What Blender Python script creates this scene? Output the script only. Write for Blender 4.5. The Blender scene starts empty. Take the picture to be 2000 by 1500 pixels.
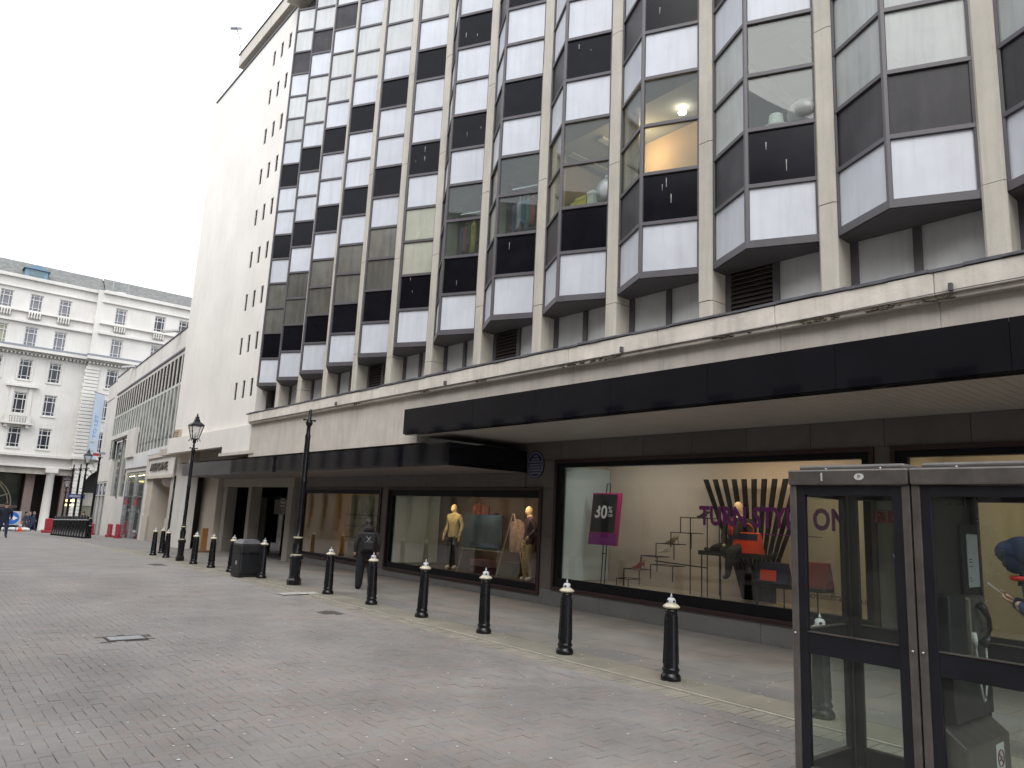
import bpy, bmesh, math, random
from mathutils import Vector, Matrix
random.seed(7)
S = bpy.context.scene
C = S.collection
R = math.radians

# ------------------------------------------------------------------ camera
cam_d = bpy.data.cameras.new("camera"); cam = bpy.data.objects.new("camera", cam_d); C.objects.link(cam)
cam_d.sensor_width = 36; cam_d.lens = 1427.0/2000*36; cam_d.clip_end = 1500; cam_d.clip_start = .05
rgt = Vector((0.76575316, -0.64143329, 0.04674853)); dwn = Vector((0.15006936, 0.10752658, -0.98281088)); fwd = Vector((0.62538091, 0.75960606, 0.1785983))
m = Matrix((rgt, -dwn, -fwd)).transposed().to_4x4(); m.translation = (0, 0, 1.9)
cam.matrix_world = m
S.camera = cam
S.render.resolution_x = 1024; S.render.resolution_y = 768
S.view_settings.view_transform = 'Standard'; S.view_settings.look = 'None'
S.view_settings.exposure = 0.95; S.view_settings.gamma = 1
# ------------------------------------------------------------------ overcast sky
W = bpy.data.worlds.new("World"); S.world = W; W.use_nodes = True
nt = W.node_tree; nt.nodes.clear()
out = nt.nodes.new('ShaderNodeOutputWorld'); bg = nt.nodes.new('ShaderNodeBackground')
sky = nt.nodes.new('ShaderNodeTexSky'); sky.sky_type = 'NISHITA'; sky.sun_disc = False
SUN_EL, SUN_ROT = 48, 215
sky.sun_elevation = R(SUN_EL); sky.sun_rotation = R(SUN_ROT); sky.dust_density = 4; sky.air_density = 1.2
hs = nt.nodes.new('ShaderNodeHueSaturation'); hs.inputs['Saturation'].default_value = .12; hs.inputs['Value'].default_value = 1.0
mixc = nt.nodes.new('ShaderNodeMix'); mixc.data_type = 'RGBA'; mixc.inputs[0].default_value = .8
mixc.inputs[7].default_value = (8.6, 8.9, 9.5, 1)
nt.links.new(sky.outputs[0], hs.inputs['Color']); nt.links.new(hs.outputs[0], mixc.inputs[6])
nt.links.new(mixc.outputs[2], bg.inputs[0]); bg.inputs[1].default_value = .125
nt.links.new(bg.outputs[0], out.inputs[0])
sd = bpy.data.lights.new("sun", 'SUN'); sd.energy = .8; sd.angle = R(40); sd.color = (1, .97, .93)
so = bpy.data.objects.new("sun", sd); C.objects.link(so)
so.rotation_euler = Vector((-.62, -.38, -.9)).to_track_quat('Z', 'Y').to_euler()
so.rotation_euler = Vector((-.55, -.45, .75)).to_track_quat('Z', 'Y').to_euler()

# ------------------------------------------------------------------ materials
def lin(h):
    v = [int(h[i:i+2], 16)/255 for i in (0, 2, 4)]
    return tuple((c/12.92 if c <= .04045 else ((c+.055)/1.055)**2.4) for c in v)
MATS = {}
def M(name, col, rough=.65, var=.12, scale=2.5, streak=0., bump=0., bscale=30, metal=0., spec=.5, fine=0., objvar=0., emit=0.):
    if name in MATS: return MATS[name]
    if isinstance(col, str): col = lin(col)
    mt = bpy.data.materials.new(name); mt.use_nodes = True; t = mt.node_tree; N = t.nodes; L = t.links
    b = N['Principled BSDF']; b.inputs['Roughness'].default_value = rough; b.inputs['Metallic'].default_value = metal
    b.inputs['Specular IOR Level'].default_value = spec
    geo = N.new('ShaderNodeNewGeometry')
    cur = None
    def mul(fac_out, lo, hi, a=.3, c=.7):
        nonlocal cur
        mr = N.new('ShaderNodeMapRange'); mr.inputs[1].default_value = a; mr.inputs[2].default_value = c
        mr.inputs[3].default_value = lo; mr.inputs[4].default_value = hi
        L.new(fac_out, mr.inputs[0])
        mx = N.new('ShaderNodeMix'); mx.data_type = 'RGBA'; mx.blend_type = 'MULTIPLY'; mx.inputs[0].default_value = 1
        if cur is None: mx.inputs[6].default_value = (*col, 1)
        else: L.new(cur, mx.inputs[6])
        L.new(mr.outputs[0], mx.inputs[7]); cur = mx.outputs[2]
    if var:
        n = N.new('ShaderNodeTexNoise'); n.inputs['Scale'].default_value = scale; n.inputs['Detail'].default_value = 6
        n.inputs['Roughness'].default_value = .6; L.new(geo.outputs['Position'], n.inputs['Vector'])
        mul(n.outputs['Fac'], 1-var, 1+var)
        mr2 = N.new('ShaderNodeMapRange'); mr2.inputs[3].default_value = max(rough-.12, .02); mr2.inputs[4].default_value = min(rough+.12, 1)
        L.new(n.outputs['Fac'], mr2.inputs[0])
        if rough > .2: L.new(mr2.outputs[0], b.inputs['Roughness'])
    if name.startswith(('clay_paver', 'york_flag')):
        n = N.new('ShaderNodeTexNoise'); n.inputs['Scale'].default_value = .38; n.inputs['Detail'].default_value = 4; n.inputs['Roughness'].default_value = .7
        L.new(geo.outputs['Position'], n.inputs['Vector']); mul(n.outputs['Fac'], .86, 1.08, .35, .6)
    if fine:
        n = N.new('ShaderNodeTexNoise'); n.inputs['Scale'].default_value = 90; n.inputs['Detail'].default_value = 3
        L.new(geo.outputs['Position'], n.inputs['Vector']); mul(n.outputs['Fac'], 1-fine, 1+fine)
    if streak:
        mp = N.new('ShaderNodeMapping'); mp.inputs['Scale'].default_value = (5, 5, .35)
        n = N.new('ShaderNodeTexNoise'); n.inputs['Scale'].default_value = 1.6; n.inputs['Detail'].default_value = 5; n.inputs['Roughness'].default_value = .65
        L.new(geo.outputs['Position'], mp.inputs[0]); L.new(mp.outputs[0], n.inputs['Vector'])
        mul(n.outputs['Fac'], 1-streak, 1.0, .25, .55)
    if objvar:
        oi = N.new('ShaderNodeObjectInfo'); mul(oi.outputs['Random'], 1-objvar, 1+objvar, 0, 1)
    if cur is None: b.inputs['Base Color'].default_value = (*col, 1)
    else: L.new(cur, b.inputs['Base Color'])
    if bump:
        n = N.new('ShaderNodeTexNoise'); n.inputs['Scale'].default_value = bscale; n.inputs['Detail'].default_value = 6
        L.new(geo.outputs['Position'], n.inputs['Vector'])
        bp = N.new('ShaderNodeBump'); bp.inputs['Strength'].default_value = bump; bp.inputs['Distance'].default_value = .01
        L.new(n.outputs['Fac'], bp.inputs['Height']); L.new(bp.outputs[0], b.inputs['Normal'])
    if emit:
        b.inputs['Emission Color'].default_value = (*col, 1); b.inputs['Emission Strength'].default_value = emit
    MATS[name] = mt; return mt
def GL(name, tint=(.86, .9, .88), refl=1., rough=0., haze=0., hazecol=(.5, .5, .5)):
    if name in MATS: return MATS[name]
    mt = bpy.data.materials.new(name); mt.use_nodes = True; t = mt.node_tree; N = t.nodes; L = t.links; N.clear()
    o = N.new('ShaderNodeOutputMaterial'); tr = N.new('ShaderNodeBsdfTransparent'); tr.inputs[0].default_value = (*tint, 1)
    gl = N.new('ShaderNodeBsdfGlossy'); gl.inputs['Roughness'].default_value = rough; gl.inputs[0].default_value = (refl, refl, refl, 1)
    fr = N.new('ShaderNodeFresnel'); gg = N.new('ShaderNodeNewGeometry'); mi_ = N.new('ShaderNodeMapRange'); mi_.inputs[3].default_value = 1.45; mi_.inputs[4].default_value = 1/1.45
    L.new(gg.outputs['Backfacing'], mi_.inputs[0]); L.new(mi_.outputs[0], fr.inputs[0])
    mx = N.new('ShaderNodeMixShader'); L.new(fr.outputs[0], mx.inputs[0]); L.new(gl.outputs[0], mx.inputs[2])
    if haze:
        df = N.new('ShaderNodeBsdfDiffuse'); df.inputs[0].default_value = (*hazecol, 1)
        m2 = N.new('ShaderNodeMixShader'); geo = N.new('ShaderNodeNewGeometry'); n = N.new('ShaderNodeTexNoise'); n.inputs['Scale'].default_value = 1.5; n.inputs['Detail'].default_value = 5
        L.new(geo.outputs['Position'], n.inputs['Vector']); mr = N.new('ShaderNodeMapRange'); mr.inputs[3].default_value = haze*.3; mr.inputs[4].default_value = haze*1.7
        L.new(n.outputs['Fac'], mr.inputs[0]); L.new(mr.outputs[0], m2.inputs[0]); L.new(tr.outputs[0], m2.inputs[1]); L.new(df.outputs[0], m2.inputs[2])
        L.new(m2.outputs[0], mx.inputs[1])
    else: L.new(tr.outputs[0], mx.inputs[1])
    L.new(mx.outputs[0], o.inputs[0]); MATS[name] = mt; return mt
def EM(name, col, s):
    if name in MATS: return MATS[name]
    mt = bpy.data.materials.new(name); mt.use_nodes = True; b = mt.node_tree.nodes['Principled BSDF']
    b.inputs['Base Color'].default_value = (.8, .8, .8, 1); b.inputs['Emission Color'].default_value = (*col, 1); b.inputs['Emission Strength'].default_value = s
    MATS[name] = mt; return mt

white_wall = M('portland_stone_render', (.72, .685, .635), .8, .07, .5, streak=.07, bump=.25, bscale=25)
fascia_m = M('weathered_concrete', (.52, .48, .425), .85, .13, 1.2, streak=.17, bump=.4, bscale=18)
ledge_m = M('stained_concrete', (.62, .575, .51), .85, .2, 1.5, streak=.18, bump=.4, bscale=18)
lead_m = M('lead_flashing', (.10, .10, .115), .7, .3, 5)
moss_m = M('moss_and_dirt', (.12, .10, .07), .95, .4, 8, bump=.8)
pillar_m = M('buff_stone', (.52, .485, .42), .8, .10, 1.3, streak=.16, bump=.2, fine=.06)
frame_m = M('grey_brown_aluminium', (.085, .078, .085), .45, .12, 4)
soff_m = M('dark_soffit', (.06, .055, .06), .7, .2, 3)
panW = M('white_enamel_panel', (.54, .56, .605), .4, .07, 1.5, streak=.12, objvar=.06)
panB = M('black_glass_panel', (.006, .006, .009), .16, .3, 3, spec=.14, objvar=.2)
panD = M('sky_greyed_streaky_panel', (.046, .043, .047), .4, .35, 2.2, streak=.3, objvar=.2, spec=.22)  # streaky black panel, sky reflection put into its greyer colour
blind_m = M('pale_green_blind', (.37, .39, .375), .32, .14, 1.2, streak=.22, objvar=.12, spec=.45)
infill_m = M('grey_infill_panel', (.56, .575, .585), .6, .12, 1.2, streak=.12)
louv_m = M('brown_louvre', (.075, .062, .055), .6, .2, 4)
glassU = GL('upper_window_glass', (.80, .84, .82), 1., .01, .05, (.32, .35, .33))
glassS = GL('shop_window_glass', (.93, .95, .94), 1.)
glassB = GL('scuffed_booth_glass', (.93, .96, .94), .9, .015, .022, (.25, .26, .23))
black_gloss = M('black_glass_cladding', (.006, .006, .009), .05, .25, 1.5, spec=.35)
granite = M('brown_grey_granite', (.115, .102, .092), .5, .12, 3, fine=.12, objvar=.10)
plinthm = M('grey_granite_plinth', (.15, .15, .142), .55, .12, 3, fine=.15, objvar=.08)
brown_trim = M('dark_brown_trim', (.028, .012, .010), .4, .2, 5)
black_trim = M('black_trim', (.006, .006, .008), .5, .2, 5, spec=.2)
soff_strip = M('soffit_metal_strip', (.43, .405, .375), .5, .05, 2, streak=0, objvar=.03)
cream = M('cream_display_wall', (.60, .525, .445), .8, .04, 1)
cream2 = M('cream_render', (.45, .40, .34), .8, .08, 1, streak=.1)
blackp = M('black_gloss_paint', (.007, .007, .009), .26, .25, 5, bump=.03, bscale=14, spec=.4)
ivory = M('weathered_ivory_paint', (.55, .50, .37), .45, .3, 22)
whitep = M('white_paint', (.50, .50, .51), .4, .12, 14)
steel = M('brushed_steel', (.22, .20, .185), .42, .2, 6, metal=.75, streak=.15)
steel2 = M('bright_steel', (.5, .5, .5), .3, .15, 6, metal=.9)
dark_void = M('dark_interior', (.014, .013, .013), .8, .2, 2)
red_m = M('red_plastic', (.34, .03, .042), .45, .1, 4)

# ------------------------------------------------------------------ mesh helpers
def link(o, parent=None):
    C.objects.link(o)
    if parent is not None: o.parent = parent
    return o
def tag(o, label=None, cat=None, group=None, kind=None):
    if label: o['label'] = label
    if cat: o['category'] = cat
    if group: o['group'] = group
    if kind: o['kind'] = kind
    return o
def empty(name, loc=(0, 0, 0), rz=0, label=None, cat=None, group=None):
    o = bpy.data.objects.new(name, None); o.location = loc; o.rotation_euler = (0, 0, rz); o.empty_display_size = .2
    C.objects.link(o); return tag(o, label, cat, group)
class MB:
    def __init__(s): s.v = []; s.f = []; s.m = []; s.s = []
    def add(s, vs, fs, mi=0, smooth=False):
        n = len(s.v); s.v += [tuple(v) for v in vs]
        for f in fs: s.f.append(tuple(n+i for i in f)); s.m.append(mi); s.s.append(smooth)
        return s
    def box(s, x0, x1, y0, y1, z0, z1, mi=0):
        return s.add([(x0, y0, z0), (x1, y0, z0), (x1, y1, z0), (x0, y1, z0), (x0, y0, z1), (x1, y0, z1), (x1, y1, z1), (x0, y1, z1)],
            [(0, 3, 2, 1), (4, 5, 6, 7), (0, 1, 5, 4), (1, 2, 6, 5), (2, 3, 7, 6), (3, 0, 4, 7)], mi)
    def prism(s, pts, z0, z1, mi=0):   # pts ccw in xy
        n = len(pts); vs = [(x, y, z0) for x, y in pts]+[(x, y, z1) for x, y in pts]
        return s.add(vs, [tuple(range(n-1, -1, -1)), tuple(range(n, 2*n))]+[(i, (i+1) % n, n+(i+1) % n, n+i) for i in range(n)], mi)
    def fbox(s, F, u0, u1, n0, n1, z0, z1, mi=0):
        P = [F(u, n, z) for z in (z0, z1) for u, n in ((u0, n0), (u1, n0), (u1, n1), (u0, n1))]
        fs = [(0, 3, 2, 1), (4, 5, 6, 7), (0, 1, 5, 4), (1, 2, 6, 5), (2, 3, 7, 6), (3, 0, 4, 7)]
        return s.add(P, fs, mi)
    def bar(s, a, b, w, d=None, mi=0, up=(0, 0, 1)):
        a = Vector(a); b = Vector(b); d = d or w; z = (b-a).normalized(); u = Vector(up)
        if abs(z.dot(u)) > .95: u = Vector((1, 0, 0))
        x = z.cross(u).normalized(); y = x.cross(z)
        P = [p+x*i*w/2+y*j*d/2 for p in (a, b) for i, j in ((-1, -1), (1, -1), (1, 1), (-1, 1))]
        return s.add(P, [(0, 3, 2, 1), (4, 5, 6, 7), (0, 1, 5, 4), (1, 2, 6, 5), (2, 3, 7, 6), (3, 0, 4, 7)], mi)
    def lathe(s, prof, cx=0, cy=0, seg=20, mi=0, smooth=True, z=0, rot=0, cap=True, sx=1, sy=1):
        vs = []; fs = []
        for r, h in prof:
            for i in range(seg):
                a = 2*math.pi*i/seg+rot; vs.append((cx+r*math.cos(a)*sx, cy+r*math.sin(a)*sy, z+h))
        for k in range(len(prof)-1):
            for i in range(seg):
                j = (i+1) % seg; fs.append((k*seg+i, k*seg+j, (k+1)*seg+j, (k+1)*seg+i))
        s.add(vs, fs, mi, smooth)
        if cap:
            n = len(s.v)-len(vs)
            s.f.append(tuple(n+i for i in range(seg-1, -1, -1))); s.m.append(mi); s.s.append(False)
            s.f.append(tuple(n+(len(prof)-1)*seg+i for i in range(seg))); s.m.append(mi); s.s.append(False)
        return s
    def tube(s, pts, r, seg=8, mi=0):
        pts = [Vector(p) for p in pts]; vs = []; fs = []
        rr = r if isinstance(r, (list, tuple)) else [r]*len(pts)
        for k, p in enumerate(pts):
            d = (pts[min(k+1, len(pts)-1)]-pts[max(k-1, 0)]).normalized(); u = Vector((0, 0, 1)) if abs(d.z) < .9 else Vector((1, 0, 0))
            x = d.cross(u).normalized(); y = x.cross(d)
            for i in range(seg):
                a = 2*math.pi*i/seg; vs.append(p+x*math.cos(a)*rr[k]+y*math.sin(a)*rr[k])
        for k in range(len(pts)-1):
            for i in range(seg):
                j = (i+1) % seg; fs.append((k*seg+i, (k+1)*seg+i, (k+1)*seg+j, k*seg+j))
        fs.append(tuple(range(seg))); fs.append(tuple((len(pts)-1)*seg+i for i in range(seg-1, -1, -1)))
        return s.add(vs, fs, mi, True)
    def ball(s, c, r, mi=0, seg=10, rings=6, sc=(1, 1, 1)):
        vs = []; fs = []
        for k in range(rings+1):
            t = math.pi*k/rings
            for i in range(seg):
                a = 2*math.pi*i/seg; vs.append((c[0]+r*sc[0]*math.sin(t)*math.cos(a), c[1]+r*sc[1]*math.sin(t)*math.sin(a), c[2]-r*sc[2]*math.cos(t)))
        for k in range(rings):
            for i in range(seg):
                j = (i+1) % seg; fs.append((k*seg+i, k*seg+j, (k+1)*seg+j, (k+1)*seg+i))
        return s.add(vs, fs, mi, True)
    def mesh(s, name, mats, off=(0, 0, 0)):
        me = bpy.data.meshes.new(name)
        ox, oy, oz = off
        me.from_pydata([(x-ox, y-oy, z-oz) for x, y, z in s.v], [], s.f)
        for mt in (mats if isinstance(mats, (list, tuple)) else [mats]): me.materials.append(mt)
        me.polygons.foreach_set('material_index', s.m); me.polygons.foreach_set('use_smooth', s.s)
        me.update(); return me
    def build(s, name, mats, parent=None, world=False, bevel=0, off=(0, 0, 0)):
        # world=True: vertices are in world space and the parent is an unrotated Empty
        if world and parent is not None:
            p = parent; off = Vector((0, 0, 0))
            while p is not None: off = off+Vector(p.location); p = p.parent
        o = link(bpy.data.objects.new(name, s.mesh(name, mats, off)), parent)
        if bevel:
            b = o.modifiers.new('bevel', 'BEVEL'); b.width = bevel; b.segments = 2; b.limit_method = 'ANGLE'
        return o
def inst(name, me, loc, parent=None, rot=None):
    o = bpy.data.objects.new(name, me); o.location = loc
    if rot: o.rotation_euler = rot
    return link(o, parent)
def clone(o, parent=None):
    c = o.copy(); C.objects.link(c)
    if parent is not None: c.parent = parent
    for ch in list(o.children): clone(ch, c)
    return c
def wall_holes(F, u0, u1, z0, z1, n0, n1, holes, mb=None, mi=0):
    """slab between n0 (front) and n1 (back) with rectangular openings (ua,ub,za,zb)"""
    mb = mb or MB()
    us = sorted(set([u0, u1]+[h[k] for h in holes for k in (0, 1)])); zs = sorted(set([z0, z1]+[h[k] for h in holes for k in (2, 3)]))
    us = [u for u in us if u0 <= u <= u1]; zs = [z for z in zs if z0 <= z <= z1]
    def solid(i, j):
        if i < 0 or j < 0 or i >= len(us)-1 or j >= len(zs)-1: return False
        uc = (us[i]+us[i+1])/2; zc = (zs[j]+zs[j+1])/2
        return not any(h[0] < uc < h[1] and h[2] < zc < h[3] for h in holes)
    for i in range(len(us)-1):
        for j in range(len(zs)-1):
            if not solid(i, j): continue
            a, b, c, d = us[i], us[i+1], zs[j], zs[j+1]
            mb.add([F(a, n0, c), F(b, n0, c), F(b, n0, d), F(a, n0, d)], [(0, 1, 2, 3)], mi)
            mb.add([F(a, n1, c), F(b, n1, c), F(b, n1, d), F(a, n1, d)], [(3, 2, 1, 0)], mi)
            if not solid(i-1, j): mb.add([F(a, n0, c), F(a, n0, d), F(a, n1, d), F(a, n1, c)], [(0, 1, 2, 3)], mi)
            if not solid(i+1, j): mb.add([F(b, n0, c), F(b, n1, c), F(b, n1, d), F(b, n0, d)], [(0, 1, 2, 3)], mi)
            if not solid(i, j-1): mb.add([F(a, n0, c), F(a, n1, c), F(b, n1, c), F(b, n0, c)], [(0, 1, 2, 3)], mi)
            if not solid(i, j+1): mb.add([F(a, n0, d), F(b, n0, d), F(b, n1, d), F(a, n1, d)], [(0, 1, 2, 3)], mi)
    return mb
def gz(y):
    if y < 19: return 0.
    if y < 45: return -.0135*(y-19)
    return -.351-.031*(y-45)
_dg = None
def text_mesh(txt, size, depth=.01, align='LEFT', space=1., mat=None, shear=0, bold=0, sx=1.):
    cu = bpy.data.curves.new('lettering', 'FONT'); cu.body = txt; cu.size = size; cu.extrude = depth/2; cu.align_x = align; cu.space_character = space; cu.resolution_u = 3
    cu.offset = bold; cu.shear = shear
    o = bpy.data.objects.new('tmp', cu); C.objects.link(o)
    bpy.context.view_layer.update(); dg = bpy.context.evaluated_depsgraph_get()
    me = bpy.data.meshes.new_from_object(o.evaluated_get(dg)); bpy.data.objects.remove(o)
    if sx != 1:
        for v in me.vertices: v.co.x *= sx
    me.materials.clear()
    if mat: me.materials.append(mat)
    return me
def put_text(name, me, origin, rd, up, parent=None):
    """rd reading direction, up up direction"""
    o = bpy.data.objects.new(name, me); rd = Vector(rd).normalized(); up = Vector(up).normalized(); n = rd.cross(up)
    mw = Matrix((rd, up, n)).transposed().to_4x4(); link(o, parent)
    off = Vector((0, 0, 0)); p = parent
    while p is not None: off += Vector(p.location); p = p.parent
    mw.translation = Vector(origin)-off; o.matrix_local = mw
    return o
FX = lambda u, n, z: (n, u, z)       # facade frame: u along the street (world y), n = world x
STREET = (0, -1, 0)                   # reading direction on the facade

# ================================================================== GROUND
random.seed(3)
YS = [-60, 0, 10, 19, 26, 32, 38, 45, 55, 65, 75, 85, 100, 400]
def sheet(x0, x1, ys, dz, name, mt):
    b = MB()
    for a, c in zip(ys[:-1], ys[1:]):
        b.add([(x0, a, gz(a)+dz), (x1, a, gz(a)+dz), (x1, c, gz(c)+dz), (x0, c, gz(c)+dz)], [(0, 1, 2, 3)])
    return tag(b.build(name, mt), kind='structure')
# worn clay brick pavers: five tones
tones = [(.252, .230, .212), (.243, .223, .207), (.260, .227, .205), (.248, .232, .213), (.234, .219, .206), (.257, .224, .200)]
brick_mats = [M('clay_paver_%d' % i, t, (.75), .17, .8, bump=.4, bscale=60, fine=.12) for i, t in enumerate(tones)]
joint_m = M('dark_joint_sand', (.115, .105, .095), .95, .55, 2.2, bump=.5)
far_pave = bpy.data.materials.new('distant_brick_paving'); far_pave.use_nodes = True
t = far_pave.node_tree; N = t.nodes; L = t.links; b = N['Principled BSDF']; b.inputs['Roughness'].default_value = .8
geo = N.new('ShaderNodeNewGeometry'); br = N.new('ShaderNodeTexBrick'); br.inputs['Scale'].default_value = 1; br.inputs['Brick Width'].default_value = .2; br.inputs['Row Height'].default_value = .1
br.inputs['Color1'].default_value = (.252, .231, .214, 1); br.inputs['Color2'].default_value = (.242, .223, .207, 1); br.inputs['Mortar'].default_value = (.11, .105, .10, 1); br.inputs['Mortar Size'].default_value = .004
L.new(geo.outputs['Position'], br.inputs['Vector'])
n = N.new('ShaderNodeTexNoise'); n.inputs['Scale'].default_value = 1.1; n.inputs['Detail'].default_value = 6; L.new(geo.outputs['Position'], n.inputs['Vector'])
mr = N.new('ShaderNodeMapRange'); mr.inputs[1].default_value = .3; mr.inputs[2].default_value = .7; mr.inputs[3].default_value = .86; mr.inputs[4].default_value = 1.14; L.new(n.outputs['Fac'], mr.inputs[0])
mx = N.new('ShaderNodeMix'); mx.data_type = 'RGBA'; mx.blend_type = 'MULTIPLY'; mx.inputs[0].default_value = 1; L.new(br.outputs['Color'], mx.inputs[6]); L.new(mr.outputs[0], mx.inputs[7]); L.new(mx.outputs[2], b.inputs['Base Color'])
street = sheet(-400, 400, YS, -.014, 'ground', joint_m)
far_st = sheet(-60, 7.36, [24.0, 26, 32, 38, 45, 55, 65, 75, 85, 91], 0, 'street', far_pave)
near_l = sheet(-60, -1.0, [-60, 0, 10, 19, 24.0], 0, 'street', far_pave)
# brick template meshes (20 x 10 cm, chamfered)
def brick_mesh(w, d, mt, nm='brick'):
    mb = MB(); c = .005; h = .03; x = w/2-.0011; y = d/2-.0011
    lo = [(-x, -y, -h), (x, -y, -h), (x, y, -h), (-x, y, -h)]; md = [(a, b_, -c*.6) for a, b_, _ in lo]
    tp = [(-x+c, -y+c, 0), (x-c, -y+c, 0), (x-c, y-c, 0), (-x+c, y-c, 0)]
    fs = [(0, 1, 5, 4), (1, 2, 6, 5), (2, 3, 7, 6), (3, 0, 4, 7), (4, 5, 9, 8), (5, 6, 10, 9), (6, 7, 11, 10), (7, 4, 8, 11), (8, 9, 10, 11)]
    mb.add(lo+md+tp, fs); return mb.mesh(nm, mt)
bm_h = [brick_mesh(.2, .1, q) for q in brick_mats]; bm_v = [brick_mesh(.1, .2, q) for q in brick_mats]
def tone(x, y):
    v = math.sin(x*.9+1.3)*math.cos(y*.55-.4)+.5*math.sin(x*2.1-y*1.3)
    r = random.random()
    if v > .25: return random.choice([2, 5, 0, 2, 3]) if r < .8 else random.randrange(6)
    if v < -.35: return random.choice([4, 1, 3, 1]) if r < .8 else random.randrange(6)
    return random.choice([0, 1, 3, 0, 2])
bricks = []
X0, X1, Y0, Y1 = -1.0, 6.701, -1.5, 24.0
gaps = [(2.5, 3.1, 11.25, 11.75), (6.3, 6.66, 12.65, 13.15)]   # access covers
for ix in range(int(X0/.1), int(X1/.1)):
    for iy in range(int(Y0/.1), int(Y1/.1)):
        d = (ix-iy) % 4
        if d == 0: cx, cy, k = ix*.1+.1, iy*.1+.05, 'h'
        elif d == 3: cx, cy, k = ix*.1+.05, iy*.1+.1, 'v'
        else: continue
        if cx < .08*cy-.25 or cy < 1.9-.1*cx: continue
        if k == 'h' and cx > 6.66: cx, k = cx-.05, 's'
        if cx > 6.69: continue
        if any(g[0] < cx < g[1] and g[2] < cy < g[3] for g in gaps): continue
        bricks.append((cx, cy, k))
# border course: large blocks along the kerb
for iy in range(int(1.0/.2), int(Y1/.2)):
    for cc in (6.760, 6.860, 6.957): bricks.append((cc, iy*.2+.1+(.1 if cc == 6.860 else 0), 'v'))
def score(q):
    x, y, k = q; d = Vector((x, y, -1.9)); z = d.dot(fwd)
    if z < .5: return 99
    px = 1000+1427*d.dot(rgt)/z; py = 750+1427*d.dot(dwn)/z
    if px < -30 or px > 2030 or py > 1530: return 90
    if 1540 < px: return 60+z
    return z
bricks.sort(key=score)
stuff = MB()
for i, (x, y, k) in enumerate(bricks):
    tn = tone(x, y); dz = random.uniform(-.0025, .0015); jx = random.uniform(-.001, .001)
    if i < 300 and k != 's':
        o = inst('brick', (bm_h if k == 'h' else bm_v)[tn], (x+jx, y, dz+gz(y)+.014), street)
        o.rotation_euler = (random.uniform(-.008, .008), random.uniform(-.008, .008), random.uniform(-.012, .012)); o.location.z -= .014
    else:
        w, d_ = (.1, .05) if k == 'h' else ((.05, .1) if k == 'v' else (.05, .05)); gp_ = random.choice((.0004, .0008, .0008, .0015, .0028)); w -= gp_; d_ -= gp_; c = random.choice((.003, .004, .006))
        rx, ry = random.uniform(-.012, .012), random.uniform(-.012, .012); z0 = gz(y)+dz
        def zz(a, b_, h): return z0+h+a*ry+b_*rx
        lo = [(x-w, y-d_, z0-.02), (x+w, y-d_, z0-.02), (x+w, y+d_, z0-.02), (x-w, y+d_, z0-.02)]
        md = [(x+a*w, y+b_*d_, zz(a*w, b_*d_, -c*.6)) for a, b_ in ((-1, -1), (1, -1), (1, 1), (-1, 1))]
        tp = [(x+a*(w-c), y+b_*(d_-c), zz(a*w, b_*d_, 0)) for a, b_ in ((-1, -1), (1, -1), (1, 1), (-1, 1))]
        stuff.add(lo+md+tp, [(0, 1, 5, 4), (1, 2, 6, 5), (2, 3, 7, 6), (3, 0, 4, 7), (4, 5, 9, 8), (5, 6, 10, 9), (6, 7, 11, 10), (7, 4, 8, 11), (8, 9, 10, 11)], tn)
o = stuff.build('brick_paving', brick_mats, street); tag(o, 'worn grey and pinkish clay pavers laid in herringbone', kind='stuff')
# tan sett strip
tan = M('tan_sett', (.27, .245, .20), .8, .2, 3, bump=.3, objvar=.1)
sett = MB(); y = 1.0
while y < 44:
    w = random.uniform(.07, .12); sett.box(7.008, 7.333, y, y+w-.008, gz(y)-.02, gz(y)+random.uniform(-.004, .002)); y += w
tag(sett.build('sett_strip', tan, street), kind='stuff')
# kerb stones
kerb_m = M('pale_kerb', (.38, .35, .285), .8, .22, 4)
kb = empty('kerb', (0, 0, 0)); kb['kind'] = 'structure'
y = 1.0
while y < 46:
    l = random.uniform(.8, 1.0); q = MB(); q.add([(x, yy, gz(yy)+z) for z in (-.02, .012) for x, yy in ((7.34, y), (7.385, y), (7.385, y+l-.006), (7.34, y+l-.006))], [(0, 3, 2, 1), (4, 5, 6, 7), (0, 1, 5, 4), (1, 2, 6, 5), (2, 3, 7, 6), (3, 0, 4, 7)])
    q.build('kerb_stone', kerb_m, kb); y += l
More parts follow.
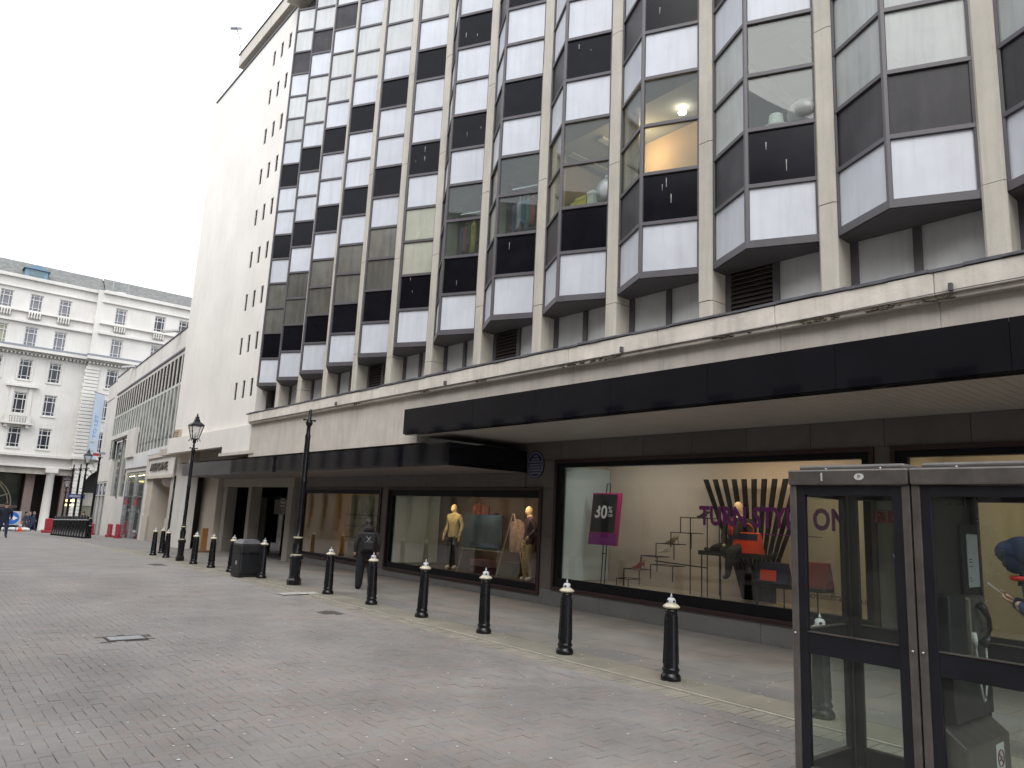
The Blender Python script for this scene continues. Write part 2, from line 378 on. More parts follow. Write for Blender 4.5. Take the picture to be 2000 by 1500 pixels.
# flagged pavement
flag_m = [M('york_flag_%d' % i, c, .75, .18, 1.2, bump=.25, bscale=35, fine=.07) for i, c in enumerate([(.195, .178, .155), (.182, .170, .153), (.20, .174, .154), (.176, .168, .154)])]
flag_t = [M('tan_flag_%d' % i, c, .75, .2, 1.3, bump=.25, bscale=35, fine=.07) for i, c in enumerate([(.235, .212, .165), (.222, .203, .16)])]
pav_sub = M('pale_joint_mortar', (.19, .175, .15), .9, .3, 5)
pav = sheet(7.385, 11.46, [-3, 10, 19, 26, 32, 36], .004, 'pavement', pav_sub)
xs = [7.392, 7.98]+[7.98+.585*i for i in range(1, 6)]+[11.45]
for ci in range(len(xs)-1):
    y = 1.6+random.uniform(0, .5) if ci > 0 else 1.3
    while y < 35.5:
        l = random.choice([.75, .9, .9, 1.05, .6]) if ci else random.choice([.9, 1.0]); xa, xb = xs[ci]+.003, xs[ci+1]-.003; ya, yb = y+.003, y+l-.003
        h = .013+random.uniform(-.002, .002); q = MB()
        q.add([(x, yy, gz(yy)+z) for z in (-.01, h) for x, yy in ((xa, ya), (xb, ya), (xb, yb), (xa, yb))], [(4, 5, 6, 7), (0, 1, 5, 4), (1, 2, 6, 5), (2, 3, 7, 6), (3, 0, 4, 7)])
        q.build('flagstone', random.choice(flag_t) if ci == 0 else random.choice(flag_m), pav); y += l
wide = sheet(7.385, 16.0, [36, 38, 45, 55, 65, 75, 85, 91], .006, 'pavement', M('distant_flags', (.20, .19, .175), .8, .15, .8))
# gum spots
gum = MB()
for i in range(620):
    x = random.uniform(.3, 7.2); y = random.uniform(3, 22)
    if random.random() < .25: x = random.uniform(7.4, 9)
    r = random.uniform(.006, .016); zz_ = gz(y)+(.0155 if x > 7.4 else .0015)
    gum.add([(x+r*math.cos(a)*random.uniform(.7, 1.2), y+r*math.sin(a)*random.uniform(.7, 1.2), zz_+.002) for a in [k*math.pi/4 for k in range(8)]], [tuple(range(8))])
tag(gum.build('chewing_gum_spots', M('old_gum', (.62, .62, .6), .8, .3, 20)), 'pale trodden chewing gum spots scattered over the paving', 'gum', kind='stuff')
# access covers, painted patch
def cover(nm, label, x0, x1, y0, y1, mt, frame_mt):
    e = empty(nm, ((x0+x1)/2, (y0+y1)/2, gz(y0)), label=label, cat='access cover')
    q = MB()
    for a in ((x0, x1, y0, y0+.03), (x0, x1, y1-.03, y1), (x0, x0+.03, y0+.03, y1-.03), (x1-.03, x1, y0+.03, y1-.03)): q.box(*a, gz(y0)-.02, gz(y0)+.002)
    q.build('cover_frame', frame_mt, e, world=True)
    q = MB(); q.box(x0+.035, x1-.035, y0+.035, y1-.035, gz(y0)-.02, gz(y0)-.001)
    nx = int((x1-x0)/.06)
    for i in range(nx):
        for j in range(int((y1-y0-.1)/.06)):
            cx = x0+.05+i*.06; cy = y0+.05+j*.06
            if cx+.03 < x1-.035: q.box(cx, cx+.035, cy, cy+.035, gz(y0)-.0009, gz(y0)+.002)
    q.build('cover_plate', mt, e, world=True)
galv = M('worn_galvanised', (.36, .37, .38), .45, .25, 8, metal=.5); rust = M('rusty_iron', (.10, .085, .07), .8, .3, 8)
cover('access_cover', 'small pale grey metal access cover set in the brick paving at left', 2.52, 3.02, 11.35, 11.7, galv, rust)
cover('access_cover', 'dark rusty metal cover in the paving near the bollard row', 6.32, 6.64, 12.67, 13.1, rust, rust)
cover('access_cover', 'dark cover in the paving beside the lantern lamp post', 6.4, 6.8, 24.5, 25.2, rust, rust)
q = MB(); q.box(6.75, 7.62, 15.62, 15.98, .016, .019)
tag(q.build('painted_patch', M('worn_white_paint', (.42, .40, .36), .8, .3, 9)), 'worn pale rectangular patch on the ground in front of the tall lamp column', 'patch')

# ================================================================== DEPARTMENT STORE
store = empty('department_store', (11.5, 12, 0), label='large department store with chequered black and white angled bay windows between stone pillars', cat='building')
PY = [-1.27, .79, 2.85, 4.91, 6.98, 9.05, 11.1, 13.12, 15.1, 17.02, 18.95, 20.85, 22.72, 24.5]   # far edge of each pillar
PW = .27
Z0, DZ = 6.05, .92
def zr(k): return Z0+DZ*k
# structural body behind the cladding with one open glazed storey
body = MB()
body.box(10.22, 18, -6, 26.2, 4.2, 6.1); body.box(9.86, 18, -6, 26.2, 6.1, zr(2)-.02); body.box(9.86, 18, -6, 26.2, zr(4)+.02, 22.2)
body.box(13.2, 18, -6, 26.2, zr(2)-.02, zr(4)+.02); body.box(9.86, 13.2, 25.9, 26.2, zr(2)-.02, zr(4)+.02); body.box(9.86, 13.2, -6, -5.8, zr(2)-.02, zr(4)+.02)
body.build('core_wall', M('interior_plaster', (.33, .34, .32), .85, .1, 1), store, world=True)
# pillars, built from stacked stone blocks
for i, py in enumerate(PY):
    q = MB(); z = 4.95; zt = 21.4; off = (i*.37) % 1.4
    cuts = [4.95]+[5.4+off+2.78*k for k in range(6)]+[21.4]; cuts = [c for c in cuts if c <= 21.4]
    for a, b_ in zip(cuts[:-1], cuts[1:]):
        if b_-a < .1: continue
        e = .004*((i+int(a)) % 3)
        y0, y1 = py-PW, py; c = .035
        q.prism([(9.58+e+c, y0), (10.15, y0), (10.15, y1), (9.58+e+c, y1), (9.58+e, y1-c), (9.58+e, y0+c)][::1], a, b_-.012)
    q.build('pillar', pillar_m, store, world=True)
pattern = {0: 'W', 1: 'B', 2: 'G', 3: 'G', 4: 'W', 5: 'B', 6: 'W', 7: 'W', 8: 'B', 9: 'W', 10: 'g', 11: 'g', 12: 'W', 13: 'D', 14: 'g', 15: 'g'}
AX, EX = 9.20, 9.66       # apex and end planes of a bay
panel_cache = {}
pale_m = M('pale_window_blind', (.50, .515, .51), .22, .10, .9, streak=.2, objvar=.10, spec=.9)
cream_blind = M('cream_window_blind', (.40, .41, .33), .25, .12, 1.0, streak=.15, objvar=.05, spec=.6)
curtain_m = M('grey_curtained_glass', (.125, .122, .108), .15, .2, 1.5, streak=.35, objvar=.25, spec=.7)
def panel_mesh(hw, side, kind):
    """panel of one half of a bay; local origin at the apex bottom. side -1 near half, +1 far half"""
    key = (round(hw, 3), side, kind)
    if key in panel_cache: return panel_cache[key]
    dx = EX-AX; L_ = math.hypot(hw, dx); ux, uy = dx/L_, side*hw/L_; nx, ny = -abs(uy), side*ux   # outward
    a0, a1 = .035, L_-.035; z0, z1 = .035, DZ-.035
    mt = {'W': panW, 'B': panB, 'D': panD, 'g': blind_m, 'G': glassU, 'p': pale_m, 'y': cream_blind, 'c': curtain_m}[kind]
    t_ = .02; q = MB()
    P = [(ux*a+nx*n_, uy*a+ny*n_, z) for n_ in (-.01, -.01-t_) for a, z in ((a0, z0), (a1, z0), (a1, z1), (a0, z1))]
    q.add(P, [(0, 1, 2, 3), (7, 6, 5, 4), (0, 4, 5, 1), (1, 5, 6, 2), (2, 6, 7, 3), (3, 7, 4, 0)])
    nm = {'W': 'white_panel', 'B': 'black_panel', 'D': 'grey_panel', 'g': 'blind_window_pane', 'G': 'window_pane', 'p': 'blind_window_pane', 'y': 'blind_window_pane', 'c': 'curtained_window_pane'}[kind]
    me = q.mesh(nm, mt); panel_cache[key] = (me, nm); return me, nm
blind_glass = None
for bi in range(len(PY)-1+1):
    ya = PY[bi]; yb = PY[bi+1]-PW if bi+1 < len(PY) else 25.92
    yc = (ya+yb)/2; hw = (yb-ya)/2
    far = yc > 17
    rows = 16
    # frame: mullions and transoms
    q = MB()
    for y_, x_ in ((ya+.02, EX), (yb-.02, EX)): q.box(x_-.035, x_+.05, y_-.02, y_+.02, Z0-.06, zr(rows)+.05)
    q.prism([(AX-.035, yc), (AX-.01, yc-.04), (AX+.05, yc-.03), (AX+.05, yc+.03), (AX-.01, yc+.04)], Z0-.06, zr(rows)+.05)
    for k in range(rows+1):
        z = zr(k); h = .032 if k else .06
        for sgn in (-1, 1):
            a = Vector((AX, yc, z)); b_ = Vector((EX, yc+sgn*hw, z)); q.bar(a, b_, .055, h*2)
            if pattern.get(k) in 'gG' if k in pattern else False: pass
    q.build('bay_frame', frame_m, store, world=True, bevel=.004 if bi < 6 else 0).name
    bay = C.objects[-1] if False else store.children[-1]
    bay = [o for o in store.children if o.name.startswith('bay_frame')][-1]
    q = MB(); q.prism([(AX-.02, yc), (9.9, ya), (9.9, yb), (AX-.02, yc)][:3] if False else [(AX-.01, yc), (EX, ya), (9.95, ya), (9.95, yb), (EX, yb)], Z0-.075, Z0-.045)
    q.build('bay_soffit', soff_m, bay, world=True)
    for k in range(rows):
        ch = pattern[k]
        if bi in (2,) and ch == 'G': ch = 'g'
        if bi in (1, 0) and ch == 'G': ch = 'g'
        if bi == 8 and ch == 'G': ch = 'g'
        for side in (-1, 1):
            if side == 1 and bi > 8: continue        # those faces are turned out of view
            c2 = ch
            if ch == 'B' and bi <= 2 and k == 1 and bi in (2,): c2 = 'D'
            if ch == 'B' and side == 1: c2 = 'D'  # far-half black panels get the colour that holds the sky reflection
            if ch == 'G' and bi in (3, ) and side == 1: c2 = 'g'
            if c2 == 'g' and bi >= 6 and k >= 10: c2 = 'p'
            if c2 == 'g' and bi == 8 and k < 5: c2 = 'y'
            if c2 == 'G' and bi >= 9: c2 = 'c'
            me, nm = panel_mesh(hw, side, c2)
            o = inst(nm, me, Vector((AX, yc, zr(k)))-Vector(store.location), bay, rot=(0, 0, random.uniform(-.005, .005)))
    if bi > 8:
        q = MB(); a = Vector((AX+.01, yc, 0)); b_ = Vector((EX+.01, yb, 0))
        q.add([(AX+.01, yc, Z0), (EX+.01, yb, Z0), (EX+.01, yb, zr(16)), (AX+.01, yc, zr(16))], [(0, 1, 2, 3)]); q.build('far_side_lining', panW, bay, world=True)
    if 3 <= bi <= 8:                               # droppings running down the dark panels
        q = MB(); rs = random.Random(bi)
        for _ in range(5):
            k_ = rs.choice([1, 5, 8]); t_ = rs.uniform(.15, .85); z_ = zr(k_)+rs.uniform(.3, .85); l_ = rs.uniform(.04, .20); w_ = rs.uniform(.004, .010)
            A = lambda t, z: (AX+t*(EX-AX)-.004, yc-t*hw-.003, z)
            dt = w_/hw; q.add([A(t_-dt, z_), A(t_+dt, z_), A(t_+dt*.4, z_-l_), A(t_-dt*.4, z_-l_)], [(0, 3, 2, 1)])
        o_ = q.build('dropping_streaks', M('bird_dropping', (.35, .35, .34), .8, .4, 30), bay, world=True); o_['kind'] = 'stuff'
    # recessed strip under the bay
    q = MB(); 
    for a_, b_ in ((ya, ya+.1), (yb-.1, yb), (yc-.05, yc+.05)):
        q = MB(); q.box(9.97, 10.06, a_, b_, 4.95, 6.0); q.build('infill_post', frame_m, bay, world=True)
    for side in (-1, 1):
        a, b_ = (ya+.1, yc-.05) if side == -1 else (yc+.05, yb-.1)
        if bi == 13: continue
        if bi in (1, 3, 6, 9) and side == 1:
            for j in range(13):
                z = 5.0+j*.078; lv = MB(); lv.add([(9.97, a, z), (9.97, b_, z), (10.04, b_, z+.07), (10.04, a, z+.07), (9.985, a, z-.006), (9.985, b_, z-.006), (10.055, b_, z+.062), (10.055, a, z+.062)], [(0, 1, 2, 3), (7, 6, 5, 4), (0, 4, 5, 1), (3, 2, 6, 7), (0, 3, 7, 4), (1, 5, 6, 2)])
                lv.build('louvre_slat', louv_m, bay, world=True)
            lv = MB(); lv.box(10.06, 10.07, a, b_, 4.95, 6.0); lv.build('louvre_backing', dark_void, bay, world=True)
        else:
            q = MB(); q.box(10.02, 10.05, a, b_, 4.95, 6.0); q.build('infill_panel', infill_m, bay, world=True)
    if pattern and not far:
        pass
# return wall behind the recess and top dark band
q = MB(); q.box(10.07, 10.2, -6, 26.1, 4.9, 6.1); q.build('recess_wall', soff_m, store, world=True)
q = MB(); q.box(9.7, 9.84, -6, 25.92, zr(16)+.05, 21.75); q.build('attic_band', soff_m, store, world=True)
eave = MB(); eave.box(8.95, 10.4, -6, 26.0, 21.45, 22.15); eave.build('eaves_box', pillar_m, store, world=True, bevel=.02)
# rooms behind the glazed storey: partitions, ceiling lamps, goods on the sill
room = MB()
for yy in (4.9, 11.2, 15.3): room.box(9.9, 13.2, yy-.18, yy-.1, zr(2), zr(4))
room.build('room_partition', M('warm_plaster', (.45, .36, .24), .85, .05, 1), store, world=True)
room = MB(); room.box(11.0, 11.08, 6.9, 9.4, zr(2), zr(4)); room.build('display_partition', M('sand_plaster', (.62, .44, .27), .85, .05, 1), store, world=True)
for i_, yy in enumerate([5.4, 6.3, 9.7, 10.6, 11.7, 12.6, 13.7, 14.7]):
    room = MB(); room.box(10.1, 12.6, yy, yy+.16, zr(4)-.06, zr(4)-.015); room.build('ceiling_trough', M('ceiling_trough_grey', (.5, .52, .5), .5), store, world=True)
for yy in (5.75, 10.0, 12.1, 14.2):
    room = MB(); room.box(10.4, 10.46, yy-.5, yy+.4, zr(2)+.85, zr(2)+.89); room.box(10.4, 10.9, yy-.5, yy-.46, zr(2), zr(2)+1.3); room.build('shelf_unit', M('dim_shelf', (.10, .10, .09), .6), store, world=True)
# ceiling lamp seen through the glass
cl = MB(); cl.lathe([(.075, 0), (.075, .02)], 10.43, 7.95, 14, z=9.62); cl.build('ceiling_lamp', EM('lamp_glow', (1, .86, .66), 18), store, world=True)
pl = bpy.data.lights.new('ceiling_lamp_light', 'POINT'); pl.energy = 16; pl.color = (1, .72, .42); pl.shadow_soft_size = .08
po = bpy.data.objects.new('ceiling_lamp_light', pl); C.objects.link(po); po.location = (10.45, 9.0, 9.3)

# ledge above the shopfront: flashing, coping, fascia blocks
y = -5.0; i = 0
while y < 25.3:
    y1 = min(y+2.06, 25.35); i += 1
    q = MB(); q.box(9.05, 10.3, y+.003, y1-.003, 4.70, 4.98); q.box(9.09, 9.4, y+.003, y1-.003, 4.64, 4.70)
    q.build('coping_block', ledge_m, store, world=True, bevel=.012)
    if y < 24.9:
        q = MB(); zb = 3.75 if y1 < 14.6 else 3.5
        if y < 14.6 < y1: q.box(9.2, 9.5, y+.003, 14.58, 3.75, 4.64); q.box(9.2, 9.5, 14.58, y1-.003, 3.5, 4.64)
        else: q.box(9.2, 9.5, y+.003, y1-.003, zb, 4.64)
        q.build('fascia_block', fascia_m, store, world=True, bevel=.006 if zb == 3.5 else 0)
    y = y1
fl = MB(); y = -5.
while y < 25.3:
    l = random.uniform(.25, .6); z = 4.985+random.uniform(-.004, .012); fl.box(9.03+random.uniform(-.008, .006), 9.5, y, y+l, z, z+.03+random.uniform(0, .012)); y += l
fl.build('lead_flashing', lead_m, store, world=True)
ms = MB()
for yy in [3.2, 3.9, 4.6, 8.3, 8.8, 9.4, 12.1, 14.2, 6.1, 17.5]:
    for k in range(14): ms.ball((9.075+random.uniform(-.01, .01), yy+random.gauss(0, .14), 4.655+random.uniform(-.01, .035)), random.uniform(.012, .03), seg=6, rings=4, sc=(1, 1.6, .6))
ms.build('moss_tufts', moss_m, store, world=True)['kind'] = 'stuff'
q = MB(); q.tube([(9.03, -5, 4.70), (9.03, 3.0, 4.72), (9.035, 5.5, 4.69), (9.03, 14, 4.70), (9.04, 25, 4.70)], .006, 6)
for yy in (3.05, 8.1, 13.3, 18.6): q.box(8.99, 9.06, yy-.02, yy+.02, 4.71, 4.80)
q.build('lightning_cable', frame_m, store, world=True)
# end of the ledge and lower wall band
q = MB(); q.box(9.22, 9.5, 24.95, 28.2, 3.73, 4.66); q.box(9.22, 9.5, 28.2, 35.6, 3.98, 4.66); q.build('end_fascia', white_wall, store, world=True, bevel=.006)
q = MB(); q.box(9.15, 9.5, 24.9, 28.3, 3.62, 3.73); q.build('end_fascia_lip', fascia_m, store, world=True)
# white end wall with slit windows
slits = []
for k in range(9):
    z0 = 5.8+1.77*k
    for yc_ in (28.18, 27.36, 26.55): slits.append((yc_-.13, yc_+.13, z0, z0+.68))
wall_holes(FX, 25.95, 35.75, 4.66, 21.55, 9.47, 9.85, slits).build('end_wall', white_wall, store, world=True)
q = MB(); q.box(9.85, 18, 26.2, 35.75, 3.6, 22.2); q.box(9.86, 11.5, 26.2, 35.75, 3.6, 4.6); q.build('end_core', cream2, store, world=True)
slit_f = MB(); slit_f.box(0, .05, -.13, -.11, 0, .68); slit_f.box(0, .05, .11, .13, 0, .68); slit_f.box(0, .05, -.11, .11, 0, .02); slit_f.box(0, .05, -.11, .11, .66, .68); slit_f.box(0, .05, -.11, .11, .40, .42)
slit_fm = slit_f.mesh('slit_window', frame_m); sg = MB(); sg.box(.02, .03, -.11, .11, .02, .66); slit_g = sg.mesh('pane', M('dark_window_glass', (.02, .022, .024), .12, .2, 3, spec=.2))
for h in slits:
    o = inst('slit_window', slit_fm, Vector((9.50, (h[0]+h[1])/2, h[2]))-Vector(store.location), store); inst('pane', slit_g, (0, 0, 0), o)
q = MB(); q.box(9.42, 9.9, 25.9, 35.8, 21.55, 21.63); q.build('roof_edge', lead_m, store, world=True)
q = MB(); q.box(9.6, 18, 12, 33.5, 22.5, 23.15); q.build('penthouse_slab', pillar_m, store, world=True, bevel=.02)
q = MB(); q.box(10.3, 17.5, 12, 32.9, 21.6, 22.5); q.box(9.56, 18, 12, 33.54, 23.15, 23.2); q.build('penthouse_wall', soff_m, store, world=True)
q = MB(); q.tube([(9.6, 33.2, 23.0), (9.45, 33.35, 24.0), (9.3, 33.35, 24.3)], .02, 6); q.bar((9.1, 33.2, 24.2), (9.4, 33.5, 24.5), .35, .12); q.build('floodlight', M('grey_metal', (.25, .26, .28), .5), store, world=True)
q = MB(); q.box(9.35, 9.47, 34.6, 35.3, 4.72, 5.05)
for k in range(3): q.box(9.33, 9.36, 34.62, 35.28, 4.76+.09*k, 4.80+.09*k)
q.build('wall_vent', M('tan_vent', (.38, .30, .22), .7), store, world=True)

# canopies
can = MB(); 
cs = [2.45-7.6+1.9*i for i in range(11)]
for i in range(10):
    y0, y1 = cs[i], min(cs[i+1], 14.62)
    if i == 9: y1 = 14.62
    q = MB(); q.box(8.83, 8.86, y0+.003, y1-.003, 3.66, 4.24); q.build('canopy_fascia_panel', black_gloss, store, world=True)
q = MB(); q.box(8.86, 11.5, cs[0], 14.58, 3.70, 4.2); q.box(8.86, 11.5, 14.585, 14.62, 3.66, 4.24); q.box(8.86, 9.0, cs[0], 14.58, 3.64, 3.70)
q.build('canopy_body', black_gloss, store, world=True)
y = 14.56
cnt = 0
while y > -2:
    q = MB(); w = .125; q.box(9.0, 11.5, y-w+.007, y, 3.655, 3.69); q.build('soffit_slat', soff_strip, store, world=True); y -= w; cnt += 1
q = MB()
lo_y = [13.3+1.96*i for i in range(11)]
for i in range(10):
    y0, y1 = lo_y[i], lo_y[i+1]
    q = MB(); q.box(9.22, 9.25, y0+.003, y1-.003, 2.95, 3.46); q.build('canopy_fascia_panel', black_gloss if i < 7 else M('sky_greyed_cladding', (.05, .05, .052), .16, .5, 2.5), store, world=True)  # far-end panels: greyish film with sky reflection put into the colour
q = MB(); q.box(9.25, 11.5, 13.3, 32.9, 2.99, 3.44); q.box(9.22, 11.5, 13.26, 13.3, 2.95, 3.46); q.build('lower_canopy_body', black_gloss, store, world=True)
q = MB(); q.box(9.25, 11.5, 13.3, 32.9, 2.95, 2.985); q.build('lower_soffit', M('brown_grey_soffit', (.22, .19, .18), .6, .1, 1), store, world=True)

# ground floor: walls with openings + stone cladding panels
wins = [dict(y0=5.1, y1=12.25, z0=.36, z1=3.22, g=(5.3, 12.05, .62, 3.05), mull=[8.62]),
        dict(y0=-2.2, y1=4.85, z0=.36, z1=3.22, g=(-2.0, 4.62, .62, 3.05), mull=[1.2]),
        dict(y0=12.66, y1=19.6, z0=.2, z1=2.6, g=(12.80, 19.36, .42, 2.36), mull=[16.27]),
        dict(y0=19.98, y1=25.8, z0=.18, z1=2.6, g=(20.18, 25.6, .34, 2.40), mull=[23.28, 21.5])]
holes = [(w['y0'], w['y1'], w['z0'], w['z1']) for w in wins]
wall_holes(FX, -6, 26.1, -.3, 3.7, 11.53, 11.8, holes).build('ground_floor_wall', granite, store, world=True)
# cladding panels, cut round the windows
def clad(y0, y1, z0, z1, mt, w=1.2):
    n_ = max(1, round((y1-y0)/w)); 
    for i in range(n_):
        a = y0+(y1-y0)*i/n_; b_ = y0+(y1-y0)*(i+1)/n_; q = MB(); q.box(11.495+random.uniform(0, .004), 11.53, a+.004, b_-.004, z0+.004, z1-.004)
        q.build('stone_panel', mt, store, world=True)
clad(-2.2, 13.26, 3.22, 3.655, granite, 1.15); clad(13.3, 26.1, 2.6, 2.95, granite, 1.4)
clad(12.25, 12.66, 2.6, 3.22, granite, .4)
for a, b_ in ((4.85, 5.1), (12.25, 12.66)): clad(a, b_, .36, 1.5, granite, .4); clad(a, b_, 1.5, 2.6, granite, .4)
clad(4.85, 5.1, 2.6, 3.22, granite, .3); clad(19.6, 19.98, .2, 2.6, granite, .4); clad(25.8, 26.1, -.1, 2.6, granite, .4)
clad(-2.2, 12.66, 0, .36, plinthm, 1.75); clad(12.66, 19.98, 0, .2, plinthm, 1.75); clad(19.98, 26.1, -.1, .18, plinthm, 1.75)
wobjs = []
for wi, w in enumerate(wins):
    y0, y1, z0, z1 = w['y0'], w['y1'], w['z0'], w['z1']; g0, g1, h0, h1 = w['g']
    q = MB(); t_ = .07
    for a in ((y0, y1, z1-t_, z1), (y0, y1, z0, z0+t_), (y0, y0+t_, z0+t_, z1-t_), (y1-t_, y1, z0+t_, z1-t_)): q.box(11.45, 11.56, a[0], a[1], a[2], a[3])
    o = q.build('shop_window_frame', brown_trim, store, world=True, bevel=.006)
    q = MB(); wall_holes(FX, y0+t_, y1-t_, z0+t_, z1-t_, 11.5, 11.6, [(g0, g1, h0, h1)], q)
    q.build('inner_frame', black_trim, o, world=True)
    cut = [g0]+sorted(w['mull'])+[g1]
    for a, b_ in zip(cut[:-1], cut[1:]):
        q = MB(); q.box(11.56, 11.57, a+.004, b_-.004, h0-.01, h1+.01); q.build('window_pane', glassS, o, world=True)
    wobjs.append(o)
# display rooms
def room_box(y0, y1, z0, z1, x1, wallm, floorm, ceilm, name, gap=.0):
    q = MB(); x0 = 11.62
    q.add([(x1, y0, z0), (x1, y1, z0), (x1, y1, z1), (x1, y0, z1)], [(0, 1, 2, 3)], 0)
    q.add([(x0, y0, z0), (x1, y0, z0), (x1, y0, z1), (x0, y0, z1)], [(0, 1, 2, 3)], 0)
    q.add([(x0, y1, z0), (x1, y1, z0), (x1, y1, z1), (x0, y1, z1)], [(3, 2, 1, 0)], 0)
    q.add([(x0, y0, z0), (x1, y0, z0), (x1, y1, z0), (x0, y1, z0)], [(3, 2, 1, 0)], 1)
    q.add([(x0, y0, z1), (x1, y0, z1), (x1, y1, z1), (x0, y1, z1)], [(0, 1, 2, 3)], 2)
    o = q.build(name, [wallm, floorm, ceilm], store, world=True); return o
grey_c = M('grey_green_ceiling', (.30, .34, .32), .8, .08, 1)
room_box(4.98, 12.1, .55, 3.19, 13.1, cream, M('pale_display_floor', (.5, .44, .36), .5, .1, 1), grey_c, 'display_room')
room_box(-2.1, 4.70, .55, 3.19, 13.1, M('cream_wall_b', (.58, .49, .36), .8, .04, 1), M('pale_display_floor', (.5, .44, .36)), grey_c, 'display_room')
brown_wall = M('taupe_display_wall', (.15, .115, .095), .8, .1, 1)
room_box(12.7, 19.5, .36, 2.48, 13.3, brown_wall, M('dark_timber_floor', (.10, .06, .045), .4, .2, 3), grey_c, 'display_room')
room_box(20.1, 25.7, .26, 2.5, 14.6, M('ochre_shop_wall', (.60, .40, .17), .8, .1, 1), M('shop_floor', (.25, .22, .18), .4), grey_c, 'display_room')
def strip_light(y, x, z, ln, energy, col, target=None, size=.3):
    a = bpy.data.lights.new('display_light', 'AREA'); a.shape = 'RECTANGLE'; a.size = size; a.size_y = ln; a.energy = energy; a.color = col
    o = bpy.data.objects.new('display_light', a); C.objects.link(o); o.location = (x, y, z)
    if target:
        zl = (Vector((x, y, z))-Vector((target[0], y, target[2]))).normalized(); yl_ = Vector((0, 1, 0)); xl = yl_.cross(zl)
        mw = Matrix((xl, yl_, zl)).transposed().to_4x4(); mw.translation = (x, y, z); o.matrix_world = mw
    f = MB(); f.box(x-size/2-.02, x+size/2+.02, y-ln/2-.02, y+ln/2+.02, z+.02, z+.05); f.build('light_fitting', whitep, store, world=True)
strip_light(7.3, 11.78, 3.10, 2.4, 15, (1, .72, .46), (12.9, 7.3, 1.3), .10)
strip_light(10.4, 11.78, 3.10, 2.0, 7, (1, .93, .84), (12.9, 10.4, 1.3), .10)
strip_light(3.0, 11.78, 3.10, 2.4, 10, (1, .78, .54), (12.9, 3.0, 1.3), .10)
strip_light(17.0, 11.76, 2.43, .8, 6, (1, .68, .32), (12.4, 17.0, 1.0), .08)
strip_light(13.7, 11.76, 2.43, .8, 6, (1, .64, .34), (12.3, 13.7, 1.0), .08)
strip_light(15.3, 11.76, 2.43, 1.2, 4, (1, .78, .6), (12.6, 15.3, .8), .08)
strip_light(21.0, 13.4, 2.42, 1.6, 13, (1, .66, .30), None, .5)
# white return walls in two windows; bluish daylight is put into their colour
q = MB(); q.box(11.62, 13.08, 12.02, 12.06, .56, 3.1); q.build('white_return_wall', M('daylight_tinted_wall', (.55, .66, .68), .8, .05, 1), store, world=True)
q = MB(); q.box(11.62, 13.2, 19.3, 19.36, .4, 2.45); q.build('white_return_wall', M('daylight_tinted_wall'  , (.5, .6, .6)), store, world=True)
# lettering on window 3
purple = M('purple_vinyl', (.20, .024, .18), .5, .05, 3)
me = text_mesh('TURN STYLE ON', .47, .004, mat=purple, bold=.016, space=1.04)
w_ = max(v.co.x for v in me.vertices); put_text('lettering', me, (11.552, 8.36, 1.93), STREET, (0, 0, 1), wobjs[0]).scale = (2.78/w_, 1, 1)
me = text_mesh('houseoffraser.co.uk', .17, .003, mat=M('black_vinyl', (.02, .02, .02), .5)); w_ = max(v.co.x for v in me.vertices)
put_text('lettering', me, (11.552, 6.28, .84), STREET, (0, 0, 1), wobjs[0]).scale = (1.06/w_, .95, 1)
# thin purple line of print under the slogan
q = MB(); q.box(11.550, 11.553, 6.0, 7.1, 1.80, 1.815); q.build('printed_line', purple, wobjs[0], world=True)
# the slit of window 2: a pane joint; plaque
pq = empty('wall_plaque', (11.49, 12.93, 3.13), label='oval blue commemorative plaque with white rim lettering on the granite pier', cat='plaque')
q = MB()
def ell(n0, n1, a, b_, seg=40): return [(math.cos(2*math.pi*i/seg)*a, math.sin(2*math.pi*i/seg)*b_) for i in range(seg)]
def disc(q, cx, cy, cz, a, b_, d, mi=0):
    P = ell(0, 0, a, b_); n_ = len(P); vs = [(cx, cy+p[0], cz+p[1]) for p in P]+[(cx-d, cy+p[0], cz+p[1]) for p in P]
    q.add(vs, [tuple(range(n_)), tuple(range(2*n_-1, n_-1, -1))]+[(i, n_+i, n_+(i+1) % n_, (i+1) % n_) for i in range(n_)], mi)
disc(q, 11.495, 12.93, 3.13, .30, .32, .02); q.build('plaque_disc', M('plaque_blue', (.018, .022, .075), .4), pq, world=True)
q = MB()
for i in range(40):
    a0, a1 = 2*math.pi*i/40, 2*math.pi*(i+1)/40
    q.add([(11.473, 12.93+math.cos(a)*r_, 3.13+math.sin(a)*r_*1.06) for a in (a0, a1) for r_ in (.262, .275)], [(0, 2, 3, 1)])
q.build('plaque_ring', M('plaque_white', (.35, .35, .42), .5), pq, world=True)
rows_ = [(.07, .2), (.14, .13), (.24, .07), (.22, .0), (.24, -.065), (.22, -.13), (.16, -.195)]
q = MB()
for wd, zc in rows_:
    y = 12.93+wd*.9
    while y > 12.93-wd*.9:
        l = random.uniform(.02, .05); 
        for s_ in range(2): q.box(11.472, 11.475, y-l, y, 3.13+zc-.016+.022*s_, 3.13+zc-.006+.022*s_)
        y -= l+.012
q.build('plaque_lettering', MATS['plaque_white'], pq, world=True)['kind'] = 'stuff'

